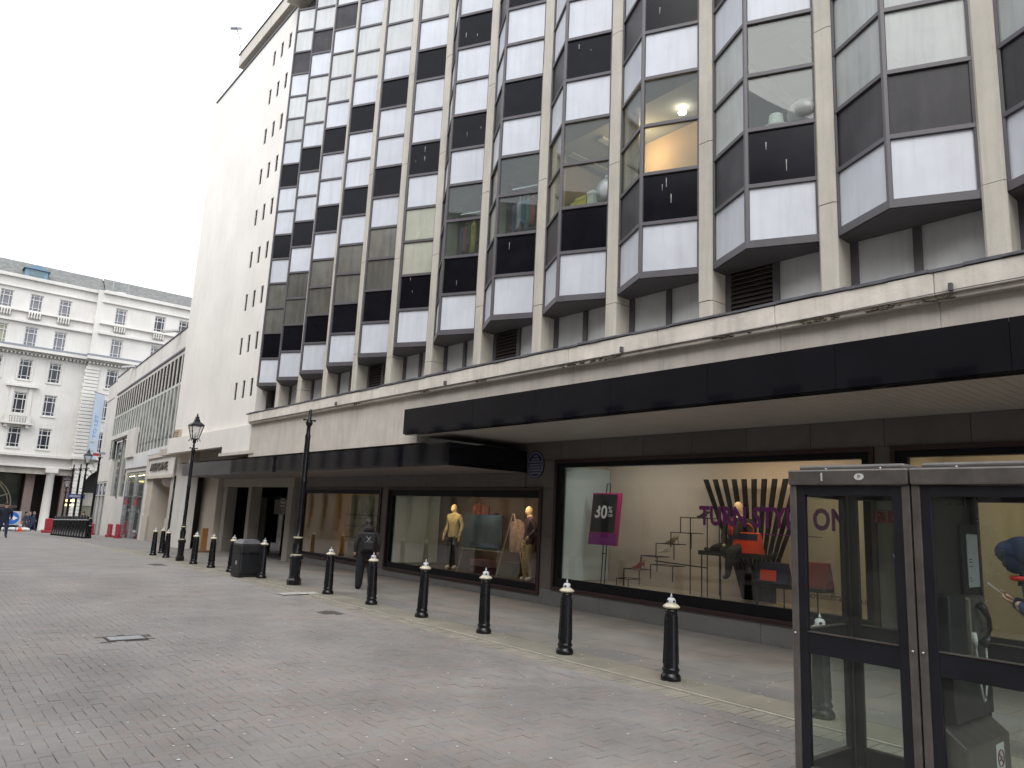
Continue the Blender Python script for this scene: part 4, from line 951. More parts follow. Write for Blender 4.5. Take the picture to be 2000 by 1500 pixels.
# goods standing on the sills of the glazed storey
def sill_item(nm, label, cat, x, y, parts, z=zr(2)+.03):
    e = T(nm, (x, y, z), label, cat)
    for pn, mb_, mt in parts: mb_.build(pn, mt, e)
    return e
yl = M('yellow_plastic', (.62, .52, .08), .6); wp_ = M('white_carton', (.7, .7, .66), .6)
for y_, w_, h_, mt, lb in ((9.93, .13, .2, yl, 'small yellow box at the left of the upper window sill'), (9.72, .28, .26, yl, 'large yellow box on the upper window sill'), (9.46, .16, .3, wp_, 'white carton beside the yellow boxes on the upper sill')):
    q = MB(); q.box(-.12, .12, -w_/2, w_/2, 0, h_); q2 = MB(); q2.box(-.13, .13, -w_/2-.01, w_/2+.01, h_-.05, h_+.01); sill_item('storage_box', lb, 'box', 9.66, y_, [('box_body', q, mt), ('lid', q2, mt)])
q = MB(); q.ball((0, 0, .28), .24, seg=12, rings=8, sc=(.6, .9, 1.1)); q.tube([(0, 0, .5), (0, -.03, .62)], .03, 6); sill_item('plastic_sack', 'translucent white sack hanging behind the upper window', 'sack', 9.72, 9.24, [('sack', q, M('milky_sack', (.36, .38, .38), .4))])
for y_, cols in ((11.6, [((.02, .03, .12), 'navy'), ((.55, .55, .6), 'white'), ((.02, .10, .22), 'teal'), ((.05, .2, .2), 'green'), ((.4, .03, .03), 'red')]), (13.6, [((.02, .02, .05), 'navy'), ((.3, .04, .05), 'crimson'), ((.03, .03, .04), 'black'), ((.5, .45, .05), 'lime')])):
    e = T('clothes_rail', (9.72, y_, zr(2)+.05), ('navy, white and teal clothes hanging behind the glazed bay left of the yellow boxes' if y_ < 13 else 'black and crimson clothes with one lime item behind the farther glazed bay'), 'clothes')
    q = MB(); q.bar((0, -.75, 1.0), (0, .5, 1.25), .03); q.build('rail', steel2, e)
    for k, (cc, n_) in enumerate(cols):
        yy = .38-.15*k; lo_ = .08+.12*((k*7) % 3); cc = tuple(.6*v+.02 for v in cc); q = MB()
        q.tube([(0, yy, 1.0), (0, yy, .90), (.0, yy, .84)], [.008, .012, .03], 8); q.tube([(0, yy, .86), (.01, yy+.01, .80), (.0, yy-.01, .6), (.01, yy, .35), (0, yy+.01, lo_)], [.03, .075, .07, .062, .085], 9); q.build('garment', cloth('garment_'+n_, cc), e)
q = MB(); q.lathe([(.12, 0), (.26, .05), (.13, .08), (.10, .3), (.03, .34)], 0, 0, 16); sill_item('sun_hat', 'white hat lying on the sill of the window over the louvre', 'hat', 9.62, 5.55, [('hat_body', q, wp_)])
q = MB(); q.ball((0, 0, .22), .2, seg=14, rings=8, sc=(.8, 1.2, 1)); sill_item('lampshade_globe', 'round translucent globe beside the white hat on the sill', 'globe', 9.68, 5.15, [('globe_body', q, M('milky_plastic', (.26, .27, .26), .3))])

# ================================================================== WESTERN SIDE BUILDING (rotated a little)
th = R(4); UX, UY = math.sin(th), math.cos(th)
def SB(u, n, z): return (10.25+UX*u+math.cos(th)*n, 35.4+UY*u-UX*n, z)
side = empty('strip_window_building', SB(0, 0, 0), label='low pale stone building with a long band of narrow vertical windows beyond the department store', cat='building')
stone2 = M('pale_side_stone', (.60, .575, .535), .8, .10, .6, streak=.14, bump=.2)
fin_m = M('grey_green_fin', (.50, .50, .465), .7, .12, 2, streak=.2); strip_glass = M('dim_strip_glass', (.045, .036, .032), .9, .35, 1, spec=0)
def sb(nm, mt, *bx, bevel=0, parent=None):
    q = MB()
    for b_ in bx: q.fbox(SB, *b_)
    return q.build(nm, mt, parent or side, world=True, bevel=bevel)
hol = [(1.0, 27.3, 4.72, 9.5), (18.2, 25.6, 2.0, 5.95), (10.9, 17.7, -1.5, 3.55), (26.4, 32.7, -1.5, 3.1), (3.3, 10.3, -1.5, 3.2)]
wall_holes(SB, 0, 33, -1.5, 9.7, 0, .4, hol).build('side_wall', stone2, side, world=True)
sb('parapet', stone2, (0, 22, .25, .6, 9.7, 11.2), (22, 29, .05, .5, 9.7, 11.3), (29, 33, -.05, .5, 9.7, 11.0), bevel=.01)
sb('roof_edge', lead_m, (0, 22, .2, .65, 11.2, 11.26), (22, 29, 0, .55, 11.3, 11.36), (0, 27.4, -.06, .3, 9.7, 9.82), (29, 33, -.1, .55, 11, 11.06))
sb('roof_slab', stone2, (0, 33, .6, 12, 9.7, 10.9)); sb('rear_core', dark_void, (0, 33, 2.2, 12, -1.5, 9.7))
sb('shop_ceiling', grey_c, (3, 34, .4, 2.2, 3.55, 3.7)); 
nf = 27
for i in range(nf+1):
    u = 1.0+26.3*i/nf
    if u < 3.2: continue
    z0 = 4.72 if not 15.2 < u < 25.9 else 6.36
    o = sb('window_fin', fin_m, (u-.09, u+.09, -.015, .12, z0, 9.5))
    if i < nf:
        ua, ub = u+.07, 1.0+26.3*(i+1)/nf-.07
        zz2 = 4.72 if not (15.0 < ua and ub < 26) else 6.36
        sb('strip_pane', strip_glass, (ua, ub, .025, .045, 8.0, 9.5), parent=o); sb('strip_pane', M('strip_glass_pale', (.17, .18, .165), .8, .7, 1.6, spec=.05), (ua, ub, .025, .045, zz2, 7.85), parent=o)
        sb('spandrel_bar', fin_m, (ua, ub, .0, .05, 7.85, 8.0), parent=o)
        if zz2 < 5: sb('spandrel_bar', M('dark_sill_bar', (.12, .12, .11), .6), (ua, ub, .0, .024, 5.2, 5.33), parent=o)
sb('window_surround', stone2, (15.3, 25.75, -.25, .3, 6.06, 6.36), (15.3, 18.1, -.25, -.002, 4.5, 6.06), bevel=.01)
sb('spandrel_band', M('white_band', (.60, .60, .60), .7, .1, 1, streak=.15), (10.5, 18.1, -.1, -.002, 3.8, 4.5), (2.5, 10.5, -.1, -.002, 4.38, 4.72))
# tall window with a vertical line of letters
for u0, u1 in ((18.3, 21.4), (21.6, 25.5)):
    o = sb('tall_window_pane', M('green_grey_glass', (.16, .18, .165), .15, .3, 1), (u0, u1, .2, .22, 2.0, 5.95)); 
    ut = (u0+u1)/2
    for k, ch in enumerate('TREBOR' if u0 < 20 else 'AMDOOR'):
        put_text('lettering', text_mesh(ch, .52, .02, 'CENTER', mat=M('dark_letter', (.05, .06, .055), .5)), SB(ut, .17, 5.15-.52*k), (-UX, -UY, 0), (0, 0, 1), o)
sb('tall_window_post', fin_m, (21.4, 21.6, .1, .3, 2, 5.95)); 
q = MB(); q.tube([SB(20.9, -.05, 6), SB(20.9, -.05, 2.0), SB(20.6, -.05, 1.9)], .05, 6); q.build('downpipe', frame_m, side, world=True)
# shop fronts
shopg = M('reflective_shop_glass', (.05, .055, .06), .06, .6, .8)
for (u0, u1, za, zt, ns) in ((10.95, 17.65, -.6, 3.5, 2), (26.5, 32.6, -1.2, 3.05, 3)):
    for k in range(ns):
        a = u0+(u1-u0)*k/ns; b_ = u0+(u1-u0)*(k+1)/ns
        o = sb('shop_frame', steel2 if ns == 2 else fin_m, (a, a+.12, -.02, .2, za, zt), (b_-.12, b_, -.02, .2, za, zt), (a+.12, b_-.12, 0, .15, zt-.1, zt), (a+.12, b_-.12, 0, .15, 2.0, 2.07))
        sb('shop_pane', shopg, (a+.12, b_-.12, .1, .12, za, zt-.1), parent=o)
        if ns == 3: sb('blue_sign_panel', M('violet_blue_panel', (.045, .05, .12), .5), (a+.12, b_-.12, .06, .095, 2.05, zt-.1), parent=o); 
        if ns == 3 and k < 2: put_text('lettering', text_mesh('&', .6, .02, 'CENTER', mat=MATS['poster_white']), SB((a+b_)/2, .05, 2.35), (-UX, -UY, 0), (0, 0, 1), o)
        if ns == 2:
            for j in range(2): sb('lit_tube', EM('shop_tube', (1, .85, .5), 2.2), (a+.6+j*1.3, a+1.5+j*1.3, .07, .095, 3.28, 3.32), parent=o)
            sb('window_print', M('grey_letter_print', (.2, .21, .22), .5), (a+.9, a+1.1, .08, .098, -.1, 1.3), (a+.9, a+1.5, .08, .098, 1.1, 1.3), parent=o)
            sb('red_sticker', red_m, (a+2.3, a+2.9, .07, .098, 1.5, 1.9), parent=o)
# entrance box with raised letters
sign = sb('entrance_box', M('cream_stone_box', (.52, .47, .41), .75, .06, 1, streak=.08), (2.9, 10.45, .02, 1.6, 3.06, 4.34), bevel=.015)
sb('box_border', MATS['cream_stone_box'], (2.9, 10.45, -.10, .018, 4.16, 4.36), (2.9, 10.45, -.10, .018, 3.04, 3.2), (2.9, 3.1, -.10, .018, 3.2, 4.16), (10.2, 10.45, -.10, .018, 3.2, 4.16), parent=sign)
me = text_mesh('ABERDINE', .62, .09, 'LEFT', mat=M('brown_metal_letters', (.09, .075, .06), .45)); w_ = max(v.co.x for v in me.vertices)
put_text('lettering', me, SB(9.6, -.02, 3.46), (-UX, -UY, 0), (0, 0, 1), sign).scale = (4.6/w_, 1, 1)
for b_ in ((2.9, 4.1), (8.9, 10.4)): sb('entrance_pier', cream2, (b_[0], b_[1], .05, 1.5, -.6, 3.06), bevel=.02)
for b_ in ((2.85, 4.15), (8.85, 10.45)): sb('pier_plinth', cream2, (b_[0], b_[1], 0, .048, -.6, 1.0))
q = MB(); c_ = SB(6.6, .55, 2.95); q.ball(c_, .85, seg=16, rings=8, sc=(.5, 1.1, .45)); q.build('round_lantern', M('opal_pink_glass', (.42, .36, .36), .3), side, world=True)
sb('entrance_back', MATS['warm_brown'] if 'warm_brown' in MATS else M('warm_brown', (.16, .11, .08), .7), (4.1, 8.9, 1.6, 1.8, -.6, 3.2))
q = MB(); q.box(10.55, 11.2, 38.18, 38.25, -.5, .75); tag(q.build('hoarding', M('black_board', (.012, .012, .014), .5)), 'low black board against the cream wall under the entrance box', 'board')
q = MB(); q.tube([SB(2.7, -.05, 3.1), SB(2.7, -.05, -.4)], .05, 6); q.build('downpipe', blackp, side, world=True)
for uu in (7.5, 22):
    q = MB(); q.bar(SB(uu, .1, 11.3), SB(uu, -.7, 11.1), .35, .1); q.bar(SB(uu, .3, 11.2), SB(uu, -.3, 11.2), .05); q.build('floodlight', whitep, side, world=True)

# ================================================================== FAR OFFICE BUILDING
Yf = 91.8
far = empty('office_block', (8, Yf, -1.8), label='large cream stone classical office block with slate roof closing the far end of the street', cat='building')
fstone = M('cream_portland', (.58, .565, .53), .85, .10, .35, streak=.10, bump=.1, bscale=6)
fdark = M('dark_streaked_stone', (.36, .34, .30), .85, .2, .6, streak=.3)  # darker, more streaked stone for recesses, beam, lintel and steps
FF = lambda u, n, z: (u, Yf+n, z)
def fb(nm, mt, *bx, parent=None, bevel=0):
    q = MB()
    for b_ in bx: q.fbox(FF, *b_)
    return q.build(nm, mt, parent or far, world=True, bevel=bevel)
cols = [-2.8, -.05, 2.7, 5.4, 8.1, 10.8]; colsR = [16.25, 20.4, 23.1, 26.0, 29.0]
rws = [(21.2, 23.06), (17.4, 19.45), (13.76, 15.97), (10.15, 12.42), (6.6, 8.82)]
hl = [(c, c+1.18, a, b_) for c in cols for a, b_ in rws]; hr = [(c, c+1.2, a+.1, b_+.12) for c in colsR for a, b_ in rws]
wall_holes(FF, -8, 14.3, 4.7, 24.8, 0, .5, hl).build('facade_wall', fstone, far, world=True)
wall_holes(FF, 14.3, 34, 4.7, 24.9, -.55, .5, hr).build('facade_wall', fstone, far, world=True)
# windows: frame with glazing bars + pane
wf = MB(); W_, H_ = 1.18, 2.05
for a in ((0, .09, 0, H_), (W_-.09, W_, 0, H_), (.09, W_-.09, 0, .09), (.09, W_-.09, H_-.09, H_), (.30, .35, .09, H_-.09), (W_-.35, W_-.30, .09, H_-.09), (.09, W_-.09, H_*.66, H_*.66+.07), (.09, W_-.09, H_*.18, H_*.18+.045), (.09, W_-.09, H_*.88, H_*.88+.045)): wf.box(a[0], a[1], .12, .2, a[2], a[3])
wfm = wf.mesh('window', M('white_glazing_bar', (.62, .62, .60), .6)); 
gp = MB(); gp.box(.05, W_-.05, .22, .24, .05, H_-.05)
gms = [gp.mesh('pane', M('far_glass_dark', (.025, .028, .04), .12, .3, .6)), gp.mesh('pane', M('far_glass_grey', (.16, .16, .18), .2, .2, .6)), gp.mesh('pane', M('far_glass_blind', (.30, .30, .21), .3, .2, .6))]
sl = MB(); sl.box(-.08, W_+.08, -.1, .1, -.12, 0); slm = sl.mesh('sill', fstone)
for ci, c in enumerate(cols+colsR):
    R_ = ci >= len(cols); n0 = -.55 if R_ else 0
    for ri, (a, b_) in enumerate(rws):
        z = a+(.1 if R_ else 0)
        o = inst('window', wfm, Vector((c, Yf+n0+.0, z))-Vector(far.location), far); o.scale = (1, 1, (b_-a)/H_)
        k = 1 if ri == 0 or (ri == 1 and ci > 3) else (2 if ri == 1 and ci in (3, 4) else (0 if ri > 1 else 1))
        if ri == 1 and c == 5.4: k = 2
        if ri == 0 and c in (20.4, 23.1): k = 0
        inst('pane', gms[k], (0, 0, 0), o)
        if ri: inst('sill', slm, (0, 0, 0), o)
# cornices and bands (left part, projecting right part)
for z0, z1, pr, nm in ((24.5, 24.85, .35, 'parapet_cap'), (23.45, 23.62, .22, 'string_course'), (20.95, 21.1, .3, 'balcony_rail'), (19.8, 20.05, .35, 'string_course'), (16.6, 16.75, .35, 'cornice_bed'), (16.75, 17.1, 1.0, 'cornice'), (5.75, 6.05, .55, 'band'), (4.65, 4.85, .25, 'band')):
    fb(nm, fstone, (-8, 14.3, -pr, -.002, z0, z1), (14.3+(-.3 if z0 < 17.2 else .5), 34, -.55-pr, -.552, z0+.06, z1+.08), bevel=.03)
fb('cornice_gutter', M('blue_grey_lead', (.20, .22, .25), .6), (-8, 14.3, -1.02, -.1, 17.1, 17.3), (14.0, 34, -1.57, -.6, 17.18, 17.38))
q = MB(); x = -8
while x < 34:
    n0 = -.55 if x > 14.2 else 0; q.fbox(FF, x, x+.16, n0-.5, n0-.003, 16.38, 16.58); x += .36
q.build('dentil_course', fstone, far, world=True)['kind'] = 'stuff'
# balustrades under the attic windows
bal = MB(); bal.lathe([(.05, 0), (.09, .15), (.05, .4), (.08, .62)], 0, 0, 8); balm = bal.mesh('baluster', fstone)
for ci, c in enumerate(cols+colsR):
    n0 = -.8 if c > 14 else -.25
    for k in range(5): inst('baluster', balm, Vector((c+.1+.25*k, Yf+n0, 20.33))-Vector(far.location), far)
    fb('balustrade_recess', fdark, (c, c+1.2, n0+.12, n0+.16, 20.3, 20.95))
# pedimented windows with balcony
for c in (5.4-5.5, 8.1):
    o = fb('pediment', fstone, (c-.85, c+2.0, -.45, -.002, 12.95, 13.15), (c-.5, c+1.7, -.3, -.003, 13.15, 13.4)); 
    fb('side_architrave', fstone, (c-.4, c-.05, -.12, -.002, 9.9, 12.95), (c+1.25, c+1.6, -.12, -.002, 9.9, 12.95))
    o = fb('stone_balcony', fstone, (c-.8, c+2.0, -.7, -.002, 9.0, 9.2), (c-.5, c-.2, -.45, -.003, 8.65, 9.0), (c+1.4, c+1.7, -.45, -.003, 8.65, 9.0), (c-.6, c+1.8, -.6, -.4, 9.85, 10.0), (c-.55, c-.15, -.6, -.35, 9.2, 9.85), (c+1.35, c+1.75, -.6, -.35, 9.2, 9.85))
    for k in range(6): inst('baluster', balm, Vector((c+.0+.24*k, Yf-.5, 9.2))-Vector(far.location), o).location = Vector((c+.0+.24*k, Yf-.5, 9.2))-Vector(far.location)
for c in cols+[]:
    fb('architrave', fstone, (c-.16, c-.01, -.06, -.002, 13.7, 16.1), (c+1.19, c+1.34, -.06, -.002, 13.7, 16.1), (c-.16, c+1.34, -.07, -.002, 16.1, 16.25))
# rusticated corner
for k in range(27):
    z = 6.1+.385*k
    if z+.36 > 16.4: break
    fb('quoin_block', fstone, (14.05+(.1 if k % 2 else 0), 15.5, -.72, -.552, z, z+.33), bevel=.03)
for k in range(16):
    z = -1.5+.385*k
    fb('quoin_block', fstone, (14.6, 15.6, -.75, -.56, z, z+.33), bevel=.03)
# arch in the right part
q = MB(); ax, az, r_ = 17.6, 2.9, 2.0
for k in range(15):
    a0 = math.pi*k/15; a1 = math.pi*(k+1)/15; g = .02
    P = [(ax+rr*math.cos(a), az+rr*math.sin(a)) for rr, a in ((r_, a0+g), (r_+1.0, a0+g), (r_+1.0, a1-g), (r_, a1-g))]
    qq = MB(); qq.add([(p[0], Yf-.72, p[1]) for p in P]+[(p[0], Yf+.3, p[1]) for p in P], [(3, 2, 1, 0), (4, 5, 6, 7), (0, 1, 5, 4), (1, 2, 6, 5), (2, 3, 7, 6), (3, 0, 4, 7)]); qq.build('arch_stone', fstone, far, world=True)
fb('arch_wall', fstone, (15.6, 16.9-.0, -.6, -.5, 4.9, 5.4), (20.6, 34, -.55, .4, -3, 5.0)); 
fb('arch_void', dark_void, (15.6, 20.6, .5, .6, -3, 5.2)); fb('arch_lintel', fdark, (15.6, 19.6, .2, .4, .9, 2.3)); fb('arch_door', M('green_grey_doorway', (.16, .16, .11), .6), (15.6, 18, .3, .45, -.3, .9))
q = MB(); xs2 = []
for k in range(16):
    a = math.pi*k/15; xs2.append((ax+(r_+1.0)*math.cos(a), az+(r_+1.0)*math.sin(a)))
for a, b_ in zip(xs2[:-1], xs2[1:]):
    q.add([(a[0], Yf-.56, a[1]), (b_[0], Yf-.56, b_[1]), (b_[0], Yf-.56, 6.0), (a[0], Yf-.56, 6.0)], [(0, 1, 2, 3)])
q.build('arch_spandrel', fstone, far, world=True)
# arcade: columns, back wall and fan window
fb('arcade_beam', fdark, (-8, 14.6, .1, .6, 4.0, 4.75)); fb('arcade_ceiling', M('arcade_soffit', (.10, .085, .075), .8), (-8, 14.6, .1, 9, 4.75, 4.9))
for cx in (12.5, 1.0, -5):
    q = MB(); q.lathe([(.55, -2.3), (.55, -1.9), (.46, -1.8), (.44, 0), (.38, 4.0), (.44, 4.05), (.52, 4.2)], cx, Yf-.05, 20); q.fbox(FF, cx-.58, cx+.58, -.6, .5, 4.2, 4.7); q.fbox(FF, cx-.7, cx+.7, -.75, .65, -2.8, -2.25)
    q.build('column', fstone, far, world=True)
q = MB(); q.box(10.5, 11.3, Yf+1.2, Yf+2, -2.5, 4.7); q.build('inner_pier', M('pink_brown_stone', (.20, .15, .135), .7, .1, 1), far, world=True)
q = MB(); q.box(13.8, 14.7, Yf+.6, Yf+1.4, -2.5, 4.7); q.build('inner_pier', MATS['pink_brown_stone'], far, world=True)
fb('arcade_back_wall', M('brown_black_shop', (.035, .027, .025), .5, .4, .8), (-8, 15.6, 8, 8.2, -3, 4.8))
q = MB(); cx, cz = 6.2, .6
for r_2 in (3.0, 2.2, 3.25):
    for k in range(20):
        a0 = math.pi*k/20; a1 = math.pi*(k+1)/20; q.bar((cx+r_2*math.cos(a0)*1.1, Yf+3.9, cz+r_2*math.sin(a0)), (cx+r_2*math.cos(a1)*1.1, Yf+3.9, cz+r_2*math.sin(a1)), .1)
for k in range(9):
    a = math.pi*k/8; q.bar((cx+.7*math.cos(a), Yf+3.9, cz+.5*math.sin(a)), (cx+3.25*math.cos(a)*1.1, Yf+3.9, cz+3.25*math.sin(a)), .1)
q.build('fan_light', M('pale_metalwork', (.42, .40, .33), .5), far, world=True)
fb('shop_glass', M('arcade_glass', (.04, .05, .045), .1, .6, .5), (1.6, 10.4, 4.0, 4.05, -2.4, 4.2)); fb('transom', MATS['pink_brown_stone'], (1.6, 10.4, 3.85, 3.95, .35, .6))
fb('arcade_lamp', EM('arcade_lamp_glow', (1, .85, .25), 2.5), (6.2, 7.9, 1.4, 1.6, 4.25, 4.38), (6.0, 7.6, 2.4, 2.6, 3.85, 3.98))
for k in range(4): fb('step', fdark, (-8, 13.8, -2.6+.5*k, -2.1+.5*k, -3, -2.42+.12*k))
for c in (10.2,):
    for k in range(3): fb('shop_sign_plate', MATS['white_print'], (9.3, 9.8, 3.9, 3.93, -.6+.5*k, -.35+.5*k))
# roof of slates in courses, dormer, aerials, far glass roof
q = MB(); n_ = 22
for k in range(n_):
    z0, z1 = 24.7+2.75*k/n_, 24.7+2.75*(k+1)/n_; d0, d1 = .6+3.6*k/n_, .6+3.6*(k+1)/n_
    for xa, xb, off in ((-8, 15.2, 0), (15.2, 34, -.3)):
        q.add([(xa, Yf+d0+off-.06, z0+.03), (xb, Yf+d0+off-.06, z0+.03), (xb, Yf+d1+off, z1+.0), (xa, Yf+d1+off, z1+.0), (xa, Yf+d0+off-.06, z0-.06), (xb, Yf+d0+off-.06, z0-.06)], [(0, 1, 2, 3), (4, 5, 1, 0)])
q.build('slate_course', M('grey_slate', (.20, .205, .195), .8, .28, 2.2, streak=.15), far, world=True)['kind'] = 'stuff'
fb('roof_core', dark_void, (-8, 34, 4.3, 14, 24, 27.3)); fb('body_core', dark_void, (-8, 14.3, 8.2, 14, -3, 24.5), (14.3, 34, .6, 14, 5, 24.5), (-8, 14.3, .6, 8.2, 4.95, 24.5))
bl = M('blue_grey_dormer', (.13, .21, .28), .6, .1, 1)
do = fb('dormer', bl, (7.3, 9.4, .7, 3, 25.1, 25.95)); q = MB()
q.add([(7.1, Yf+.5, 25.95), (9.6, Yf+.5, 25.95), (8.35, Yf+.5, 26.5), (7.1, Yf+3.5, 25.95), (9.6, Yf+3.5, 25.95), (8.35, Yf+3.5, 26.5)], [(0, 1, 2), (0, 2, 5, 3), (1, 4, 5, 2), (3, 5, 4)]); q.build('dormer_roof', bl, do, world=True)
fb('dormer_pane', M('dormer_glass', (.10, .16, .18), .3), (7.7, 9.0, .66, .69, 25.2, 25.85), parent=do)
for x, zt in ((15.8, 29.0), (17.4, 29.6)):
    q = MB(); q.tube([(x, Yf+.5, 24.9), (x, Yf+.5, 25.9), (x+.02, Yf+.5, zt)], [.07, .05, .03], 6); q.ball((x, Yf+.4, 25.1), .16, seg=8, rings=6); q.build('aerial_mast', M('mast_grey', (.3, .3, .32), .5), far, world=True)
q = MB(); q.tube([(16.2, Yf+.4, 25.2), (17.2, Yf+.4, 25.3)], .1, 6); q.build('aerial_bracket', whitep, far, world=True)
q = MB(); q.add([(17.5, 118, 27), (21.5, 118, 31.5), (33, 118, 31.2), (17.5, 128, 27), (21.5, 128, 31.5), (33, 128, 31.2), (33, 118, 24), (17.5, 118, 24)], [(0, 1, 4, 3), (1, 2, 5, 4), (0, 7, 6, 2, 1)])
e = empty('glass_roof_building', (24, 120, 24), label='pale blue glazed pitched roof rising behind the office block', cat='building'); q.build('glazed_roof', M('pale_blue_glazing', (.40, .50, .56), .3), e, world=True)
q = MB(); q.box(16, 34, 117.9, 130, -3, 24.0); q.build('lower_wall', fstone, e, world=True)

# banner
e = empty('to_let_banner', (16.1, Yf-2.2, 6), label='tall pale blue TO LET banner with green panels on the office block corner', cat='banner')
q = MB()
nb = 12
def bp(u, z): return (15.1+u*1.15, Yf-2.6+u*1.2, z)
q.add([bp(0, 5.9), bp(1, 5.9), bp(1, 13.0), bp(0, 13.0)]+[(x+.03, y+.0, z) for x, y, z in (bp(0, 5.9), bp(1, 5.9), bp(1, 13.0), bp(0, 13.0))], [(0, 1, 2, 3), (7, 6, 5, 4), (0, 4, 5, 1), (2, 6, 7, 3)]); q.build('banner_cloth', M('pale_blue_cloth', (.42, .49, .57), .7, .08, .6), e, world=True)
bx = Vector((1.1, 1.2, 0)).normalized()
put_text('lettering', text_mesh('TO LET', .78, .02, mat=M('bright_blue_print', (.12, .32, .62), .6)), Vector(bp(.66, 8.15))+Vector((0, -.04, 0)), (0, 0, 1), -bx, e)
for z0, z1 in ((6.35, 7.1), (7.3, 8.0)):
    q = MB(); q.add([Vector(bp(u, z))+Vector((0, -.03, 0)) for u, z in ((.08, z0), (.9, z0), (.9, z1), (.08, z1))], [(0, 1, 2, 3)]); q.build('green_panel', M('agent_green', (.04, .10, .08), .6), e, world=True)
    q = MB(); q.add([Vector(bp(u, z))+Vector((0, -.05, 0)) for u, z in ((.2, (z0+z1)/2-.06), (.7, (z0+z1)/2-.06), (.7, (z0+z1)/2+.12), (.2, (z0+z1)/2+.12))], [(0, 1, 2, 3)]); q.build('panel_print', MATS['white_print'], e, world=True)
for z in (13.05, 5.85):
    q = MB(); q.bar(bp(-.1, z), bp(1.6, z), .06); q.build('banner_pole', frame_m, e, world=True)

# ================================================================== STREET FURNITURE
def bollard():
    e = empty('bollard')
    q = MB(); q.lathe([(.122, 0), (.127, .025), (.118, .06), (.100, .08), (.095, .10), (.108, .115), (.108, .13), (.097, .145), (.094, .16), (.074, .78), (.072, .80), (.078, .815), (.078, .825), (.068, .835), (.068, .86)], 0, 0, 24); q.build('post', blackp, e)
    q = MB()
    for k in range(8):
        a = 2*math.pi*k/8+.2; q.bar((.0945*math.cos(a), .0945*math.sin(a), .19), (.0755*math.cos(a), .0755*math.sin(a), .76), .014, .008)
    q.build('fluting', blackp, e)
    q = MB(); q.lathe([(.072, .85), (.102, .862), (.108, .873), (.098, .886), (.070, .905), (.055, .915)], 0, 0, 24); q.build('collar', ivory, e)
    q = MB(); q.lathe([(.055, .905), (.057, .925), (.052, .955), (.04, .975), (.02, .982)], 0, 0, 16); q.build('cap', whitep, e)
    q = MB()
    for k in range(4):
        a = math.pi/2*k+.65; q.ball((.049*math.cos(a), .049*math.sin(a), .938), .020, seg=8, rings=6, sc=(.9, .9, .75))
    q.build('cap_opening', blackp, e)
    q = MB(); q.lathe([(.008, .978), (.009, .99), (.017, .996), (.011, 1.008), (.008, 1.018), (.003, 1.04)], 0, 0, 10); q.build('finial', whitep, e); return e
proto = bollard(); grp = 'black bollards with ivory collars along the kerb'
BL = [(7.70, 4.05, 'bollard seen through the left phone box, nearest the camera'), (7.68, 5.98, 'first clear bollard left of the phone boxes, below the wire step shelf'), (7.68, 7.86, 'bollard in front of the oval blue plaque pier, second left of the phone boxes'),
    (7.72, 9.80, 'bollard before the mannequin in khaki trousers'), (7.76, 11.72, 'bollard below the mannequin in the yellow sweater'), (7.78, 13.62, 'bollard overlapping the walker with the rucksack'), (7.76, 15.55, 'bollard between the tall lamp column and the walker'),
    (7.72, 19.35, 'bollard standing against the right side of the litter bin'), (7.70, 21.6, 'bollard just beyond the left side of the litter bin'), (7.70, 23.3, 'bollard between the litter bin and the orange board'), (7.68, 24.95, 'bollard just right of the lantern lamp post'),
    (7.78, 28.4, 'bollard just left of the lantern lamp post, nearest of three'), (7.72, 29.9, 'leftmost bollard beyond the lantern lamp post'), (8.40, 31.4, 'bollard set back between the two left of the lantern post')]
for i, (x, y, lb) in enumerate(BL):
    e = proto if i == 0 else clone(proto)
    e.location = (x, y, gz(y)+(.013 if x > 7.4 else 0)); e.rotation_euler = (0, R([0, .8, -.5, .9, -1.1, 1.6, .7][i % 7]), R(37*i)); tag(e, 'black '+lb, 'bollard', grp)
# lamp posts
def lantern_parts(e, z):
    lampm = M('lamp_black', (.012, .013, .018), .35, .3, 6)
    q = MB(); a = R(45)
    q.lathe([(.30, z+0.510), (.31, z+0.535), (.138, z+0.646), (.11, z+0.680), (.125, z+0.697), (.10, z+0.731), (.07, z+0.790), (.085, z+0.807), (.05, z+0.833), (.02, z+0.850), (.035, z+0.875), (.01, z+0.952)], 0, 0, 4, smooth=False, rot=a); q.build('lantern_roof', lampm, e)
    q = MB()
    for k in range(4):
        c, s_ = math.cos(a+k*math.pi/2), math.sin(a+k*math.pi/2); q.bar((.14*c, .14*s_, z+0.043), (.285*c, .285*s_, z+0.510), .025)
        c2, s2 = math.cos(a+(k+1)*math.pi/2), math.sin(a+(k+1)*math.pi/2); q.bar((.14*c, .14*s_, z+0.043), (.14*c2, .14*s2, z+0.043), .03); q.bar((.285*c, .285*s_, z+0.510), (.285*c2, .285*s2, z+0.510), .03)
        q.bar((.16*c, .16*s_, z+0.034), (.22*c, .22*s_, z-.04), .02)
    q.tube([(0, 0, z-.1), (0, 0, z+0.043)], .06, 8); q.build('lantern_frame', lampm, e)
    q = MB()
    for k in range(4):
        A = [(r_*math.cos(a+j*math.pi/2), r_*math.sin(a+j*math.pi/2), zz_) for j, r_, zz_ in ((k, .138, z+0.051), (k+1, .138, z+0.051), (k+1, .278, z+0.501), (k, .278, z+0.501))]; q.add(A, [(0, 1, 2, 3)])
    q.build('lantern_glass', GL('lantern_glass', (.95, .95, .93), .7, .05, .25, (.8, .8, .76)), e)
    q = MB(); q.lathe([(.03, z+0.085), (.045, z+0.170), (.02, z+0.272)], 0, 0, 10); q.build('burner', whitep, e)
